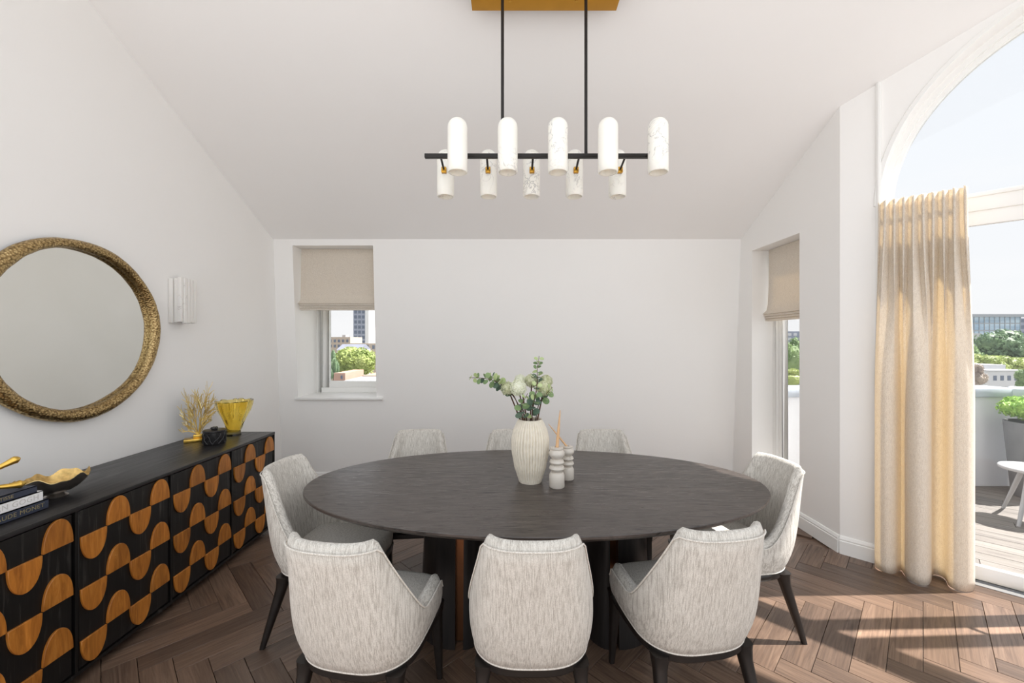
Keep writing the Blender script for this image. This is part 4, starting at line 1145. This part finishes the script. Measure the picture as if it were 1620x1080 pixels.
# glass office block
t, wd, dpth, H = building('office_building', 'long blue glass office building behind the trees', 1500, 1614, 500, 100, 40, 'facade_glass')
MB().box(-.5, wd + 1.0, -1.0, dpth, H - .2, H + .45).build('roof', 'steel_far', t)
for k in range(1, 5): MB().box(0, wd, -.12, 0, H - k * 1.75 - .12, H - k * 1.75 + .12).build('floor_band', 'steel_far', t)
for k in range(0, 15): MB().box(wd * k / 14 - .06, wd * k / 14 + .06, -.10, 0, 0, H).build('mullion', 'steel_far', t)
MB().box(wd, wd + 14, 2, dpth, 0, H - .4).build('side_face', 'tower_grey', t)  # side face of the office block, in a darker grey
for k in range(6): MB().box(wd + .2, wd + 14, 1.8, 2, H - 1.4 - k * 1.6, H - .6 - k * 1.6).build('window', 'window_dark', t)
t, wd, dpth, H = building('white_annex', 'small white block in front of the glass office building', 1520, 1553, 527, 88, 8, 'concrete_far')
for k in (0.62, .80): MB().box(wd * k, wd * k + .8, -.05, 0, H - 2.4, H - 1.2).build('window', 'window_dark', t)
t, wd, dpth, H = building('white_house', 'low white flat roofed house among the trees beyond the parapet', 1566, 1628, 587, 42, 8, 'house_white')
for k in range(5): MB().box(.35 + k * .72, .68 + k * .72, -.03, 0, H - .95, H - .45).build('window', 'window_dark', t)
MB().box(-.1, wd, -.1, dpth, H - .02, H + .10).build('roof', 'concrete_far', t)
MB().box(1.7, wd, 2, dpth, H + .1, H + .55).build('dormer', 'house_white', t)
# through the dormer window
t, wd, dpth, H = building('tower_block', 'tall grey tower block seen through the dormer window', 559, 578, 430, 210, 12, 'tower_grey')
for k in range(22):
    for j in range(3): MB().box(wd * (.08 + .32 * j), wd * (.30 + .32 * j), -.15, 0, H - 3 - k * 2.6, H - 1.4 - k * 2.6).build('window', 'window_dark', t)
MB().box(wd, wd + 1.8, -.3, dpth, 0, H).build('light_side', 'tower_pale', t)  # the tower's light side, its brightness put into a paler colour
t, wd, dpth, H = building('flat_block', 'pale flat roofed block at the foot of the tower', 500, 554, 533, 150, 12, 'concrete_warm')
for k in range(2):
    for j in range(8): MB().box(wd * (.03 + .122 * j), wd * (.03 + .122 * j) + .8, -.1, 0, H - 1.9 - 1.9 * k, H - .9 - 1.9 * k).build('window', 'window_dark', t)
MB().box(wd * .7, wd * .8, 2, 5, H, H + .8).build('roof_plant', 'concrete_far', t)
t, wd, dpth, H = building('brick_terrace', 'warm terrace house row right of the tower foot', 548, 620, 543, 125, 10, 'concrete_warm')
for j in range(7): MB().box(.7 + 1.8 * j, 1.4 + 1.8 * j, -.1, 0, H - 1.7, H - .6).build('window', 'window_dark', t)
t, wd, dpth, H = building('slate_house', 'long house with grey slate roof behind the yellow green tree', 533, 571, 553, 90, 6, 'house_white')
MB().add([(0, -.3, H), (wd, -.3, H), (wd, 3, H + 1.2), (0, 3, H + 1.2), (0, 6.3, H), (wd, 6.3, H)], [(0, 1, 2, 3), (3, 2, 5, 4), (0, 3, 4), (1, 5, 2), (0, 4, 5, 1)]).build('roof', 'slate_roof', t)
for j in range(5): MB().box(.4 + 1.0 * j, .8 + 1.0 * j, -.05, 0, H - .8, H - .2).build('window', 'window_dark', t)
t, wd, dpth, H = building('brick_house', 'small pinkish brick gable at the lower left of the dormer view', 528, 546, 590, 24, 3, 'brick_far')
MB().box(wd * .62, wd * .78, -.03, 0, H - .34, H - .14).build('window', 'window_dark', t)
t, wd, dpth, H = building('white_roof_house', 'low white roof edge under the tree in the dormer view', 540, 592, 603, 22, 3, 'house_white')
MB().box(-.02, wd, -.06, 0, H - .03, H + .03).build('fascia', 'slate_roof', t)
t, wd, dpth, H = building('brick_chimney_house', 'reddish brick house at the lower right of the dormer view', 573, 600, 594, 26, 3, 'brick_far')
for j in range(3): MB().box(.12 + .28 * j, .24 + .28 * j, -.03, 0, H - .32, H - .12).build('window', 'window_dark', t)
t, wd, dpth, H = building('distant_flats', 'distant grey flats above the tree in the tall side window', 1235, 1290, 524, 140, 10, 'tower_grey')
for k in range(4):
    for j in range(6): MB().box(.6 + 1.9 * j, 1.7 + 1.9 * j, -.1, 0, H - 1.5 - 1.5 * k, H - .6 - 1.5 * k).build('window', 'tower_pale', t)
